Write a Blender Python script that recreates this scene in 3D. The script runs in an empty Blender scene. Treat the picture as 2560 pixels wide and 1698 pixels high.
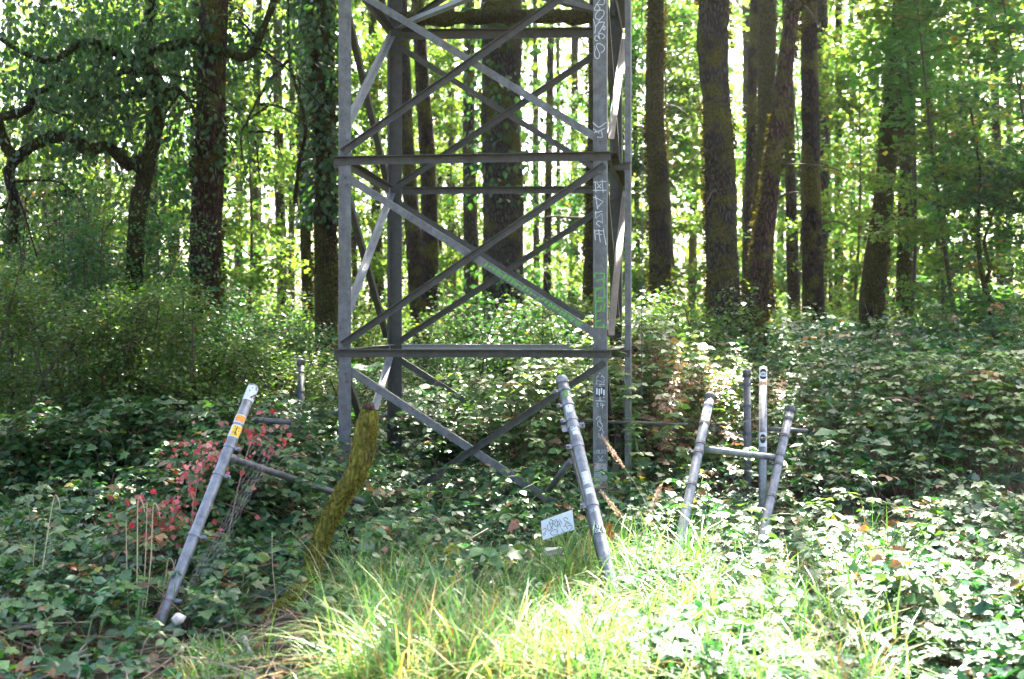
import bpy, math
import numpy as np
from mathutils import Vector, Matrix

SC = bpy.context.scene
COL = SC.collection
rng = np.random.default_rng(11)
R = math.radians

# ------------------------------------------------------------------ camera
FPX, CX, HY, EYE = 2870.0, 1280.0, 809.0, 1.6
cam_d = bpy.data.cameras.new('camera')
cam = bpy.data.objects.new('camera', cam_d)
COL.objects.link(cam)
cam.location = (0, 0, EYE)
cam.rotation_euler = (R(90), 0, 0)
cam_d.sensor_width = 36
cam_d.lens = FPX / 2560 * 36
cam_d.shift_y = -40 / 2560
cam_d.clip_start = 0.05
cam_d.clip_end = 2000
cam_d.dof.use_dof = True
cam_d.dof.focus_distance = 8.2
cam_d.dof.aperture_fstop = 2.2
SC.camera = cam

# ------------------------------------------------------------------ light
SUN_AZ, SUN_EL = 17.0, 51.0          # azimuth to the right of +Y
world = bpy.data.worlds.new('World')
SC.world = world
world.use_nodes = True
wn = world.node_tree
wn.nodes.clear()
sky = wn.nodes.new('ShaderNodeTexSky')
sky.sky_type = 'NISHITA'
sky.sun_disc = False
sky.sun_elevation = R(SUN_EL)
sky.sun_rotation = R(SUN_AZ)
sky.dust_density = 5.0
sky.air_density = 0.8
sky.ozone_density = 0.3
bg = wn.nodes.new('ShaderNodeBackground')
bg.inputs['Strength'].default_value = 0.10
wo = wn.nodes.new('ShaderNodeOutputWorld')
wn.links.new(sky.outputs[0], bg.inputs[0])
wn.links.new(bg.outputs[0], wo.inputs[0])

sun_d = bpy.data.lights.new('sun', 'SUN')
sun_d.energy = 5.0
sun_d.angle = R(0.5)
sun_d.color = (1.0, 0.94, 0.82)
sun = bpy.data.objects.new('sun', sun_d)
COL.objects.link(sun)
SD = Vector((math.sin(R(SUN_AZ)) * math.cos(R(SUN_EL)), math.cos(R(SUN_AZ)) * math.cos(R(SUN_EL)), math.sin(R(SUN_EL))))
sun.rotation_euler = SD.to_track_quat('Z', 'Y').to_euler()
sun.location = SD * 60

SC.view_settings.view_transform = 'Standard'
SC.view_settings.look = 'None'
SC.view_settings.exposure = 3.3
SC.view_settings.gamma = 1.0
SC.cycles.max_bounces = 7
SC.cycles.diffuse_bounces = 4
SC.cycles.transmission_bounces = 4
SC.cycles.glossy_bounces = 2
SC.cycles.sample_clamp_indirect = 8.0

# ------------------------------------------------------------------ helpers
def at(px, py, Y):
    return Vector(((px - CX) / FPX * Y, Y, EYE - (py - HY) / FPX * Y))

def tag(o, label=None, cat=None, group=None, kind=None):
    if label: o['label'] = label
    if cat: o['category'] = cat
    if group: o['group'] = group
    if kind: o['kind'] = kind
    return o

def empty(name, loc=(0, 0, 0), rz=0.0):
    o = bpy.data.objects.new(name, None)
    o.empty_display_size = 0.2
    o.location = loc
    o.rotation_euler = (0, 0, rz)
    COL.objects.link(o)
    return o

def link(name, me, mat, parent=None):
    o = bpy.data.objects.new(name, me)
    if mat is not None and not me.materials:
        for m in (mat if isinstance(mat, (list, tuple)) else [mat]):
            me.materials.append(m)
    COL.objects.link(o)
    if parent is not None:
        o.parent = parent
    return o

def np_mesh(name, V, faces_by_size, cols=None, smooth=False):
    """V (n,3); faces_by_size: list of int arrays (m,k)."""
    me = bpy.data.meshes.new(name)
    V = np.asarray(V, dtype=np.float32)
    me.vertices.add(len(V))
    me.vertices.foreach_set('co', V.ravel())
    loops = np.concatenate([f.ravel() for f in faces_by_size]).astype(np.int32)
    tot = np.concatenate([np.full(len(f), f.shape[1], dtype=np.int32) for f in faces_by_size])
    start = np.concatenate([[0], np.cumsum(tot)[:-1]]).astype(np.int32)
    me.loops.add(len(loops))
    me.loops.foreach_set('vertex_index', loops)
    me.polygons.add(len(tot))
    me.polygons.foreach_set('loop_start', start)
    me.polygons.foreach_set('loop_total', tot)
    if smooth:
        me.polygons.foreach_set('use_smooth', np.ones(len(tot), dtype=bool))
    if cols is not None:
        a = me.attributes.new('col', 'FLOAT_COLOR', 'POINT')
        c4 = np.ones((len(V), 4), dtype=np.float32)
        c4[:, :3] = cols
        a.data.foreach_set('color', c4.ravel())
    me.update(calc_edges=True)
    me.validate()
    return me

class MB:
    def __init__(s):
        s.v = []; s.f = []; s.sm = True
    def add(s, vs, fs):
        b = len(s.v)
        s.v += [tuple(v) for v in vs]
        s.f += [tuple(b + i for i in f) for f in fs]
    def box(s, p, a, b, c):
        p, a, b, c = map(Vector, (p, a, b, c))
        vs = [p, p + a, p + a + b, p + b, p + c, p + a + c, p + a + b + c, p + b + c]
        s.add(vs, [(0, 3, 2, 1), (4, 5, 6, 7), (0, 1, 5, 4), (1, 2, 6, 5), (2, 3, 7, 6), (3, 0, 4, 7)])
    def angle(s, p0, p1, na, nb, w, t, wb=None):
        """L section with heel on p0-p1, flanges along na and nb."""
        wb = wb or w
        prof = [(0, 0), (w, 0), (w, t), (t, t), (t, wb), (0, wb)]
        vs = []
        for p in (p0, p1):
            for (x, y) in prof:
                vs.append(Vector(p) + na * x + nb * y)
        fs = [(i, (i + 1) % 6, 6 + (i + 1) % 6, 6 + i) for i in range(6)]
        fs += [(0, 3, 2, 1), (0, 5, 4, 3), (6, 7, 8, 9), (6, 9, 10, 11)]
        s.add(vs, fs)
    def tube(s, pts, rad, n=10, cap=True, noise=0.0, seed=0):
        pts = [Vector(p) for p in pts]
        k = len(pts)
        if not hasattr(rad, '__len__'): rad = [rad] * k
        rr = np.random.default_rng(seed)
        t0 = (pts[1] - pts[0]).normalized()
        a = t0.orthogonal().normalized()
        vs = []
        for i, p in enumerate(pts):
            t = (pts[min(i + 1, k - 1)] - pts[max(i - 1, 0)]).normalized()
            a = (a - t * a.dot(t)).normalized()
            b = t.cross(a)
            for j in range(n):
                th = 2 * math.pi * j / n
                q = rad[i] * (1 + (noise * rr.normal() if noise else 0))
                vs.append(p + a * (math.cos(th) * q) + b * (math.sin(th) * q))
        fs = []
        for i in range(k - 1):
            for j in range(n):
                fs.append((i * n + j, i * n + (j + 1) % n, (i + 1) * n + (j + 1) % n, (i + 1) * n + j))
        if cap:
            fs.append(tuple(range(n))[::-1]); fs.append(tuple((k - 1) * n + j for j in range(n)))
        s.add(vs, fs)
    def build(s, name, mat, parent=None, smooth=False, local=None):
        off = Vector(local) if local is not None else (Vector(parent.location) if parent is not None else Vector((0, 0, 0)))
        if parent is not None and parent.parent is not None and local is None:
            off = Vector(parent.location) + Vector(parent.parent.location)
        me = bpy.data.meshes.new(name)
        me.from_pydata([tuple(Vector(v) - off) for v in s.v], [], s.f)
        if smooth:
            for p in me.polygons: p.use_smooth = len(p.vertices) < 5
        me.update()
        return link(name, me, mat, parent)

# stroke ribbons: polylines in 2D mapped on to a surface
def ribbon(mb, line, w, fmap, off):
    pts = [np.array(p, float) for p in line]
    L, Rr = [], []
    for i, p in enumerate(pts):
        d0 = pts[i] - pts[max(i - 1, 0)]; d1 = pts[min(i + 1, len(pts) - 1)] - pts[i]
        def nn(v):
            l = np.hypot(*v); return v / l if l > 1e-9 else v * 0
        t = nn(nn(d0) + nn(d1))
        if np.hypot(*t) < 1e-6: t = nn(d1)
        n = np.array([-t[1], t[0]])
        e = t * w * 0.4 * (-1 if i == 0 else (1 if i == len(pts) - 1 else 0))
        L.append(p + n * w / 2 + e); Rr.append(p - n * w / 2 + e)
    vs = [fmap(q[0], q[1], off) for q in L] + [fmap(q[0], q[1], off) for q in Rr]
    k = len(pts)
    mb.add(vs, [(i, i + 1, k + i + 1, k + i) for i in range(k - 1)])

def strokes(lines, w, fmap, off=0.0012, step=0.00025):
    mb = MB()
    for i, l in enumerate(lines):
        ribbon(mb, l, w, fmap, off + step * i)
    return mb

def curve(pts, n=4):
    """Catmull-Rom through 2D points."""
    P = [np.array(p, float) for p in pts]
    P = [2 * P[0] - P[1]] + P + [2 * P[-1] - P[-2]]
    out = []
    for i in range(1, len(P) - 2):
        for k in range(n):
            t = k / n
            out.append(0.5 * ((2 * P[i]) + (-P[i - 1] + P[i + 1]) * t + (2 * P[i - 1] - 5 * P[i] + 4 * P[i + 1] - P[i + 2]) * t * t + (-P[i - 1] + 3 * P[i] - 3 * P[i + 1] + P[i + 2]) * t ** 3))
    out.append(P[-2])
    return out

def curve3(pts, n=5):
    P = [Vector(p) for p in pts]
    P = [2 * P[0] - P[1]] + P + [2 * P[-1] - P[-2]]
    out = []
    for i in range(1, len(P) - 2):
        for k in range(n):
            t = k / n
            out.append(0.5 * ((2 * P[i]) + (-P[i - 1] + P[i + 1]) * t + (2 * P[i - 1] - 5 * P[i] + 4 * P[i + 1] - P[i + 2]) * t * t + (-P[i - 1] + 3 * P[i] - 3 * P[i + 1] + P[i + 2]) * t ** 3))
    out.append(P[-2])
    return out

GLY = {
 'A': [[(0, 1), (.5, 0), (1, 1)], [(.2, .62), (.8, .62)]],
 'B': [[(0, 0), (0, 1), (.8, .95), (.8, .55), (0, .48)], [(0, 0), (.7, .05), (.7, .42)]],
 'C': [[(.9, .1), (.3, 0), (0, .4), (.1, .9), (.9, .95)]],
 'D': [[(0, 0), (0, 1), (.7, .85), (.8, .3), (0, 0)]],
 'E': [[(.9, 0), (0, 0), (0, 1), (.9, 1)], [(0, .5), (.7, .5)]],
 'F': [[(.9, 0), (0, 0), (0, 1)], [(0, .5), (.7, .5)]],
 'H': [[(0, 0), (0, 1)], [(1, 0), (1, 1)], [(0, .5), (1, .5)]],
 'I': [[(.5, 0), (.5, 1)]],
 'K': [[(0, 0), (0, 1)], [(.9, 0), (0, .55), (.9, 1)]],
 'L': [[(0, 0), (0, 1), (.8, .95)]],
 'M': [[(0, 1), (.1, 0), (.5, .6), (.9, 0), (1, 1)]],
 'N': [[(0, 1), (0, 0), (1, 1), (1, 0)]],
 'O': [[(.5, 0), (0, .4), (.1, .9), (.6, 1), (.95, .6), (.85, .1), (.5, 0)]],
 'P': [[(0, 1), (0, 0), (.8, .1), (.8, .5), (0, .55)]],
 'R': [[(0, 1), (0, 0), (.8, .1), (.8, .45), (0, .5), (.9, 1)]],
 'S': [[(.9, .1), (.3, 0), (.1, .3), (.8, .65), (.7, .95), (0, .95)]],
 'T': [[(0, 0), (1, 0)], [(.5, 0), (.5, 1)]],
 'U': [[(0, 0), (.05, .9), (.5, 1), (.95, .9), (1, 0)]],
 'W': [[(0, 0), (.25, 1), (.5, .4), (.75, 1), (1, 0)]],
 'X': [[(0, 0), (1, 1)], [(1, 0), (0, 1)]],
 'Y': [[(0, 0), (.5, .5), (1, 0)], [(.5, .5), (.4, 1)]],
 '2': [[(0, .15), (.5, 0), (.8, .3), (0, .95), (.95, 1)]],
 '4': [[(.3, 0), (0, .55), (1, .6)], [(.7, .15), (.6, 1.1)]],
}
def text(s, x, y, w, h, gap=0.3):
    out = []
    for i, ch in enumerate(s):
        for l in GLY.get(ch, []):
            out.append([(x + i * w * (1 + gap) + a * w, y + b * h) for a, b in l])
    return out

# ------------------------------------------------------------------ materials
def newmat(name):
    m = bpy.data.materials.new(name); m.use_nodes = True
    nt = m.node_tree; nt.nodes.clear()
    return m, nt

def N(nt, typ, **kw):
    n = nt.nodes.new(typ)
    for k, v in kw.items():
        if k in n.inputs: n.inputs[k].default_value = v
        else: setattr(n, k, v)
    return n

def ramp(nt, stops):
    r = nt.nodes.new('ShaderNodeValToRGB')
    el = r.color_ramp.elements
    while len(el) < len(stops): el.new(0.5)
    for e, (p, c) in zip(el, stops):
        e.position = p; e.color = (*c, 1) if len(c) == 3 else c
    return r

def leaf_mat(name, rough=0.42, trans=0.42, spec=0.5, tint=(1.5, 1.55, 0.55)):
    m, nt = newmat(name); L = nt.links.new
    at_ = N(nt, 'ShaderNodeAttribute', attribute_name='col')
    tc = N(nt, 'ShaderNodeTexCoord')
    no = N(nt, 'ShaderNodeTexNoise', Scale=60.0)
    L(tc.outputs['Object'], no.inputs['Vector'])
    mx = N(nt, 'ShaderNodeMix', data_type='RGBA', blend_type='MULTIPLY')
    mx.inputs[0].default_value = 1.0
    rp = ramp(nt, [(0.3, (0.75, 0.75, 0.75)), (0.7, (1.2, 1.2, 1.15))])
    L(no.outputs[0], rp.inputs[0])
    L(at_.outputs['Color'], mx.inputs[6]); L(rp.outputs[0], mx.inputs[7])
    p = N(nt, 'ShaderNodeBsdfPrincipled', Roughness=rough)
    p.inputs['Specular IOR Level'].default_value = spec
    L(mx.outputs[2], p.inputs['Base Color'])
    tm = N(nt, 'ShaderNodeMix', data_type='RGBA', blend_type='MULTIPLY')
    tm.inputs[0].default_value = 1.0
    tm.inputs[7].default_value = (*tint, 1)
    L(mx.outputs[2], tm.inputs[6])
    tr = N(nt, 'ShaderNodeBsdfTranslucent')
    L(tm.outputs[2], tr.inputs['Color'])
    ms = N(nt, 'ShaderNodeMixShader'); ms.inputs[0].default_value = trans
    L(p.outputs[0], ms.inputs[1]); L(tr.outputs[0], ms.inputs[2])
    o = N(nt, 'ShaderNodeOutputMaterial'); L(ms.outputs[0], o.inputs[0])
    return m

def bark_mat(name, dark, light, moss=(0.085, 0.078, 0.012), moss_amt=0.5, scale=1.0):
    m, nt = newmat(name); L = nt.links.new
    tc = N(nt, 'ShaderNodeTexCoord')
    mp = N(nt, 'ShaderNodeMapping'); mp.inputs['Scale'].default_value = (20 * scale, 20 * scale, 5.0 * scale)
    L(tc.outputs['Object'], mp.inputs[0])
    n1 = N(nt, 'ShaderNodeTexNoise', Scale=2.0, Detail=6.0, Roughness=0.65)
    L(mp.outputs[0], n1.inputs['Vector'])
    vo = N(nt, 'ShaderNodeTexVoronoi', Scale=1.6); vo.feature = 'DISTANCE_TO_EDGE'
    L(mp.outputs[0], vo.inputs['Vector'])
    vr = ramp(nt, [(0.0, (0, 0, 0)), (0.25, (1, 1, 1))]); L(vo.outputs['Distance'], vr.inputs[0])
    c = ramp(nt, [(0.3, dark), (0.72, light)]); L(n1.outputs[0], c.inputs[0])
    mv = N(nt, 'ShaderNodeMix', data_type='RGBA'); mv.inputs[6].default_value = (*[d * 0.5 for d in dark], 1)
    L(vr.outputs[0], mv.inputs[0]); L(c.outputs[0], mv.inputs[7])
    n2 = N(nt, 'ShaderNodeTexNoise', Scale=1.5, Detail=5.0, Roughness=0.6)
    oi = N(nt, 'ShaderNodeObjectInfo')
    ad = N(nt, 'ShaderNodeVectorMath', operation='ADD')
    L(tc.outputs['Object'], ad.inputs[0]); L(oi.outputs['Random'], ad.inputs[1])
    L(ad.outputs[0], n2.inputs['Vector'])
    mr = ramp(nt, [(0.62 - 0.3 * moss_amt, (0, 0, 0)), (0.70 - 0.3 * moss_amt, (1, 1, 1))]); L(n2.outputs[0], mr.inputs[0])
    n3 = N(nt, 'ShaderNodeTexNoise', Scale=40.0, Detail=3.0); L(tc.outputs['Object'], n3.inputs['Vector'])
    mc = ramp(nt, [(0.3, tuple(x * 0.45 for x in moss)), (0.7, tuple(x * 1.5 for x in moss))]); L(n3.outputs[0], mc.inputs[0])
    mm = N(nt, 'ShaderNodeMix', data_type='RGBA'); L(mr.outputs[0], mm.inputs[0]); L(mv.outputs[2], mm.inputs[6]); L(mc.outputs[0], mm.inputs[7])
    p = N(nt, 'ShaderNodeBsdfPrincipled', Roughness=0.9); p.inputs['Specular IOR Level'].default_value = 0.2
    L(mm.outputs[2], p.inputs['Base Color'])
    sm = N(nt, 'ShaderNodeMath', operation='MULTIPLY'); L(vr.outputs[0], sm.inputs[0]); L(n1.outputs[0], sm.inputs[1])
    bp = N(nt, 'ShaderNodeBump', Strength=1.0, Distance=0.05); L(sm.outputs[0], bp.inputs['Height']); L(bp.outputs[0], p.inputs['Normal'])
    o = N(nt, 'ShaderNodeOutputMaterial'); L(p.outputs[0], o.inputs[0])
    return m

def metal_mat(name, c0, c1, rough=0.5, metallic=0.35, stain=(0.05, 0.045, 0.03), stain_amt=0.35, scale=1.0):
    m, nt = newmat(name); L = nt.links.new
    tc = N(nt, 'ShaderNodeTexCoord')
    n1 = N(nt, 'ShaderNodeTexNoise', Scale=18.0 * scale, Detail=8.0, Roughness=0.7); L(tc.outputs['Object'], n1.inputs['Vector'])
    c = ramp(nt, [(0.3, c0), (0.7, c1)]); L(n1.outputs[0], c.inputs[0])
    n2 = N(nt, 'ShaderNodeTexNoise', Scale=3.5 * scale, Detail=7.0, Roughness=0.75)
    mp = N(nt, 'ShaderNodeMapping'); mp.inputs['Scale'].default_value = (3, 3, 0.6)
    L(tc.outputs['Object'], mp.inputs[0]); L(mp.outputs[0], n2.inputs['Vector'])
    r2 = ramp(nt, [(0.60 - 0.25 * stain_amt, (0, 0, 0)), (0.78, (0.8, 0.8, 0.8))]); L(n2.outputs[0], r2.inputs[0])
    mm = N(nt, 'ShaderNodeMix', data_type='RGBA'); L(r2.outputs[0], mm.inputs[0]); L(c.outputs[0], mm.inputs[6]); mm.inputs[7].default_value = (*stain, 1)
    p = N(nt, 'ShaderNodeBsdfPrincipled', Roughness=rough, Metallic=metallic)
    L(mm.outputs[2], p.inputs['Base Color'])
    bp = N(nt, 'ShaderNodeBump', Strength=0.25, Distance=0.004); L(n1.outputs[0], bp.inputs['Height']); L(bp.outputs[0], p.inputs['Normal'])
    o = N(nt, 'ShaderNodeOutputMaterial'); L(p.outputs[0], o.inputs[0])
    return m

def flat_mat(name, c, rough=0.7, var=0.15, scale=20.0, c2=None):
    m, nt = newmat(name); L = nt.links.new
    tc = N(nt, 'ShaderNodeTexCoord')
    n1 = N(nt, 'ShaderNodeTexNoise', Scale=scale, Detail=5.0); L(tc.outputs['Object'], n1.inputs['Vector'])
    c2 = c2 or tuple(x * (1 + var) for x in c)
    r = ramp(nt, [(0.35, tuple(x * (1 - var) for x in c)), (0.68, c2)]); L(n1.outputs[0], r.inputs[0])
    p = N(nt, 'ShaderNodeBsdfPrincipled', Roughness=rough); L(r.outputs[0], p.inputs['Base Color'])
    o = N(nt, 'ShaderNodeOutputMaterial'); L(p.outputs[0], o.inputs[0])
    return m

M_LEAF = leaf_mat('leaf', 0.40, 0.42, 0.5, (1.35, 1.55, 0.6))
M_FAR = leaf_mat('leaf_far', 0.5, 0.6, 0.4, (1.75, 1.85, 0.8))
M_BRAM = leaf_mat('leaf_bramble', 0.44, 0.36, 0.8)
M_GRASS = leaf_mat('leaf_grass', 0.42, 0.38, 0.7, (1.2, 1.4, 0.7))
M_DRY = leaf_mat('leaf_dry', 0.6, 0.35, 0.3, (1.2, 1.0, 0.7))
M_BARK = bark_mat('bark_brown', (0.020, 0.013, 0.009), (0.09, 0.058, 0.042), moss_amt=0.45)
M_BARKG = bark_mat('bark_grey', (0.028, 0.022, 0.018), (0.135, 0.112, 0.092), moss_amt=0.45)
M_BARKM = bark_mat('bark_mossy', (0.013, 0.009, 0.006), (0.055, 0.037, 0.025), moss=(0.055, 0.050, 0.010), moss_amt=0.8)
M_BARKR = bark_mat('bark_reddish', (0.028, 0.014, 0.011), (0.14, 0.072, 0.055), moss_amt=0.5)
M_DARKB = bark_mat('bark_dark_mossy', (0.012, 0.008, 0.005), (0.045, 0.03, 0.02), moss=(0.04, 0.038, 0.008), moss_amt=0.6)
M_TWIG = flat_mat('twig', (0.055, 0.038, 0.022), 0.8, 0.3)
M_CANE = flat_mat('cane', (0.16, 0.08, 0.05), 0.55, 0.3)
M_CANEG = flat_mat('cane_green', (0.10, 0.15, 0.04), 0.5, 0.3)
M_STRAW = flat_mat('straw', (0.50, 0.40, 0.24), 0.7, 0.2)
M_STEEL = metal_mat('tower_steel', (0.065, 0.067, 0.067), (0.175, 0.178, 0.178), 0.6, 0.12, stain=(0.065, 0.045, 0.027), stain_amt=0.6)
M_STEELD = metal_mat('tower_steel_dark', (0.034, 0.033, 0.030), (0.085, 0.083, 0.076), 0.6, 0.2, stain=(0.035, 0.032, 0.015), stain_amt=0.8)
M_STEELB = metal_mat('tower_steel_bright', (0.20, 0.21, 0.235), (0.30, 0.31, 0.335), 0.4, 0.3, stain_amt=0.1)  # paler bluish copy of the steel; sky reflection put into the colour
M_GALV = metal_mat('galvanised', (0.11, 0.115, 0.125), (0.30, 0.305, 0.32), 0.42, 0.45, stain=(0.09, 0.09, 0.08), stain_amt=0.3)
M_GALVD = metal_mat('galvanised_dull', (0.06, 0.062, 0.066), (0.14, 0.142, 0.148), 0.55, 0.3, stain_amt=0.5)
M_WIRE = metal_mat('wire', (0.08, 0.075, 0.07), (0.20, 0.19, 0.18), 0.5, 0.5, stain=(0.12, 0.06, 0.03), stain_amt=0.6)
M_WHITEP = flat_mat('paint_marker_white', (0.48, 0.50, 0.52), 0.6, 0.2, 60)
M_GREENP = flat_mat('spray_green', (0.10, 0.33, 0.04), 0.6, 0.35, 90)
M_INK = flat_mat('ink', (0.015, 0.015, 0.018), 0.5, 0.2)
M_PAPER = flat_mat('paper_white', (0.60, 0.62, 0.63), 0.75, 0.07, 14)
M_PAPERD = flat_mat('paper_dirty', (0.30, 0.31, 0.27), 0.7, 0.25, 30)
M_RED = flat_mat('print_red', (0.55, 0.07, 0.04), 0.6, 0.25, 60)
M_ORANGE = flat_mat('print_orange', (0.80, 0.28, 0.03), 0.6, 0.25, 60)
M_YELLOW = flat_mat('print_yellow', (0.80, 0.50, 0.03), 0.6, 0.15, 60)
M_BROWNP = flat_mat('print_brown', (0.12, 0.04, 0.02), 0.7, 0.5, 90)
M_MOSS = leaf_mat('moss', 0.8, 0.35, 0.15, (1.3, 1.2, 0.5))
M_DEADW = flat_mat('deadwood', (0.22, 0.17, 0.13), 0.85, 0.45, 30)
M_FUNGUS = flat_mat('fungus', (0.62, 0.55, 0.48), 0.7, 0.25, 40)
M_BERRY = flat_mat('berry', (0.03, 0.008, 0.012), 0.35, 0.3, 50)
M_BERRYR = flat_mat('berry_red', (0.45, 0.02, 0.02), 0.3, 0.2, 50)

# ground material
def ground_mat():
    m, nt = newmat('soil_and_litter'); L = nt.links.new
    tc = N(nt, 'ShaderNodeTexCoord')
    n1 = N(nt, 'ShaderNodeTexNoise', Scale=9.0, Detail=9.0, Roughness=0.75); L(tc.outputs['Object'], n1.inputs['Vector'])
    r = ramp(nt, [(0.3, (0.025, 0.017, 0.010)), (0.5, (0.07, 0.045, 0.028)), (0.7, (0.15, 0.10, 0.06))]); L(n1.outputs[0], r.inputs[0])
    n2 = N(nt, 'ShaderNodeTexNoise', Scale=1.1, Detail=5.0); L(tc.outputs['Object'], n2.inputs['Vector'])
    r2 = ramp(nt, [(0.45, (0, 0, 0)), (0.6, (1, 1, 1))]); L(n2.outputs[0], r2.inputs[0])
    mm = N(nt, 'ShaderNodeMix', data_type='RGBA'); L(r2.outputs[0], mm.inputs[0]); L(r.outputs[0], mm.inputs[6]); mm.inputs[7].default_value = (0.035, 0.05, 0.015, 1)
    p = N(nt, 'ShaderNodeBsdfPrincipled', Roughness=0.95); L(mm.outputs[2], p.inputs['Base Color'])
    bp = N(nt, 'ShaderNodeBump', Strength=0.8, Distance=0.05); L(n1.outputs[0], bp.inputs['Height']); L(bp.outputs[0], p.inputs['Normal'])
    o = N(nt, 'ShaderNodeOutputMaterial'); L(p.outputs[0], o.inputs[0])
    return m

# ------------------------------------------------------------------ leaves
# templates: x across, y along, z up; faces list
T_OVAL = (np.array([(0, 0, 0), (.24, .22, .05), (.30, .52, .05), (0, 1.0, -.12), (-.30, .52, .05), (-.24, .22, .05), (0, .5, -.03)]),
          [(0, 1, 2, 6), (6, 2, 3), (0, 6, 4, 5), (6, 3, 4)])
T_DIA = (np.array([(0, 0, 0), (.33, .45, .06), (0, 1.0, -.05), (-.33, .45, .06)]), [(0, 1, 2, 3)])
T_LONG = (np.array([(0, 0, 0), (.17, .35, .03), (0, 1.0, -.06), (-.17, .35, .03)]), [(0, 1, 2, 3)])
# lobed maple-like leaf
_m = [(0, 0), (.18, .08), (.48, .05), (.34, .28), (.55, .55), (.26, .52), (.22, .72), (0, 1.0), (-.22, .72), (-.26, .52), (-.55, .55), (-.34, .28), (-.48, .05), (-.18, .08)]
T_MAPLE = (np.array([(x, y, .10 * abs(x) - .05 * y * y) for x, y in _m] + [(0, .35, 0)]),
           [(i, (i + 1) % 14, 14) for i in range(14)])

def nrmz(a):
    return a / np.maximum(np.linalg.norm(a, axis=1, keepdims=True), 1e-9)

def rand_dir(n, r=None):
    r = r or rng
    return nrmz(r.normal(size=(n, 3)))

class Leaves:
    def __init__(s): s.V = []; s.F = {3: [], 4: []}; s.C = []; s.n = 0
    def add(s, P, D, U, size, col, tmpl, width=1.0):
        P = np.asarray(P, float); n = len(P)
        if n == 0: return
        D = nrmz(np.asarray(D, float)); S = np.cross(D, U)
        S = nrmz(S + 1e-6); Nn = np.cross(S, D)
        T, faces = tmpl; k = len(T)
        size = np.broadcast_to(np.asarray(size, float), (n,))
        V = (P[:, None, :] + size[:, None, None] * (T[None, :, 0:1] * width * S[:, None, :] + T[None, :, 1:2] * D[:, None, :] + T[None, :, 2:3] * Nn[:, None, :]))
        s.V.append(V.reshape(-1, 3))
        base = s.n + np.arange(n)[:, None] * k
        for q in (3, 4):
            fq = [f for f in faces if len(f) == q]
            if fq:
                fa = np.array(fq)
                s.F[q].append((base[:, :, None] + fa[None]).reshape(-1, q))
        s.C.append(np.repeat(np.asarray(col, float), k, axis=0))
        s.n += n * k
    def build(s, name, mat, parent=None, off=None):
        if s.n == 0: return None
        V = np.concatenate(s.V)
        if off is None and parent is not None:
            off = np.array(parent.location)
        if off is not None: V = V - np.array(off)
        fs = [np.concatenate(s.F[q]) for q in (3, 4) if s.F[q]]
        me = np_mesh(name, V, fs, np.concatenate(s.C))
        return link(name, me, mat, parent)

def palette(n, base, var=0.25, extra=None, p_extra=0.0, r=None):
    r = r or rng
    base = np.array(base, float)
    if base.ndim == 1: base = base[None]
    c = base[r.integers(0, len(base), n)]
    b = r.uniform(1 - var, 1 + var, (n, 1))
    c = c * b * r.uniform(0.88, 1.12, (n, 3))
    if extra is not None:
        m = r.random(n) < p_extra
        e = np.array(extra)[r.integers(0, len(extra), n)]
        c[m] = e[m] * b[m]
    return c

GREEN_DK = [(0.022, 0.062, 0.028), (0.032, 0.085, 0.03), (0.045, 0.095, 0.026)]
GREEN_MD = [(0.045, 0.125, 0.038), (0.065, 0.15, 0.042), (0.038, 0.11, 0.04)]
GREEN_YL = [(0.095, 0.16, 0.034), (0.12, 0.175, 0.04), (0.065, 0.135, 0.032)]
BROWNS = [(0.20, 0.10, 0.05), (0.28, 0.16, 0.08), (0.13, 0.07, 0.04)]
YEL = [(0.35, 0.30, 0.05), (0.30, 0.14, 0.04)]

# ------------------------------------------------------------------ setting: ground
def sstep(x, a, b):
    t = np.clip((np.asarray(x, float) - a) / (b - a), 0, 1)
    return t * t * (3 - 2 * t)

def ground_z(x, y):
    return 0.05 * np.sin(x * 0.9 + 1.3) * np.sin(y * 0.7) + 0.03 * np.sin(x * 2.3 + y * 1.7)

def make_ground():
    xs = np.concatenate([[-400, -150, -60], np.linspace(-30, 30, 90), [60, 150, 400]])
    ys = np.concatenate([[-200, -60, -15], np.linspace(-6, 60, 110), [90, 160, 500]])
    X, Y = np.meshgrid(xs, ys)
    fade = sstep(60 - np.abs(X), 0, 30) * sstep(90 - np.abs(Y), 0, 40)
    Z = ground_z(X, Y) * fade + fade * 0.015 * rng.normal(size=X.shape)
    V = np.stack([X, Y, Z], -1).reshape(-1, 3)
    nx = len(xs); ny = len(ys)
    i = np.arange(ny - 1)[:, None] * nx + np.arange(nx - 1)[None]
    f = np.stack([i, i + 1, i + nx + 1, i + nx], -1).reshape(-1, 4)
    o = link('ground', np_mesh('ground', V, [f], smooth=True), ground_mat())
    tag(o, kind='structure')
make_ground()

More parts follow.
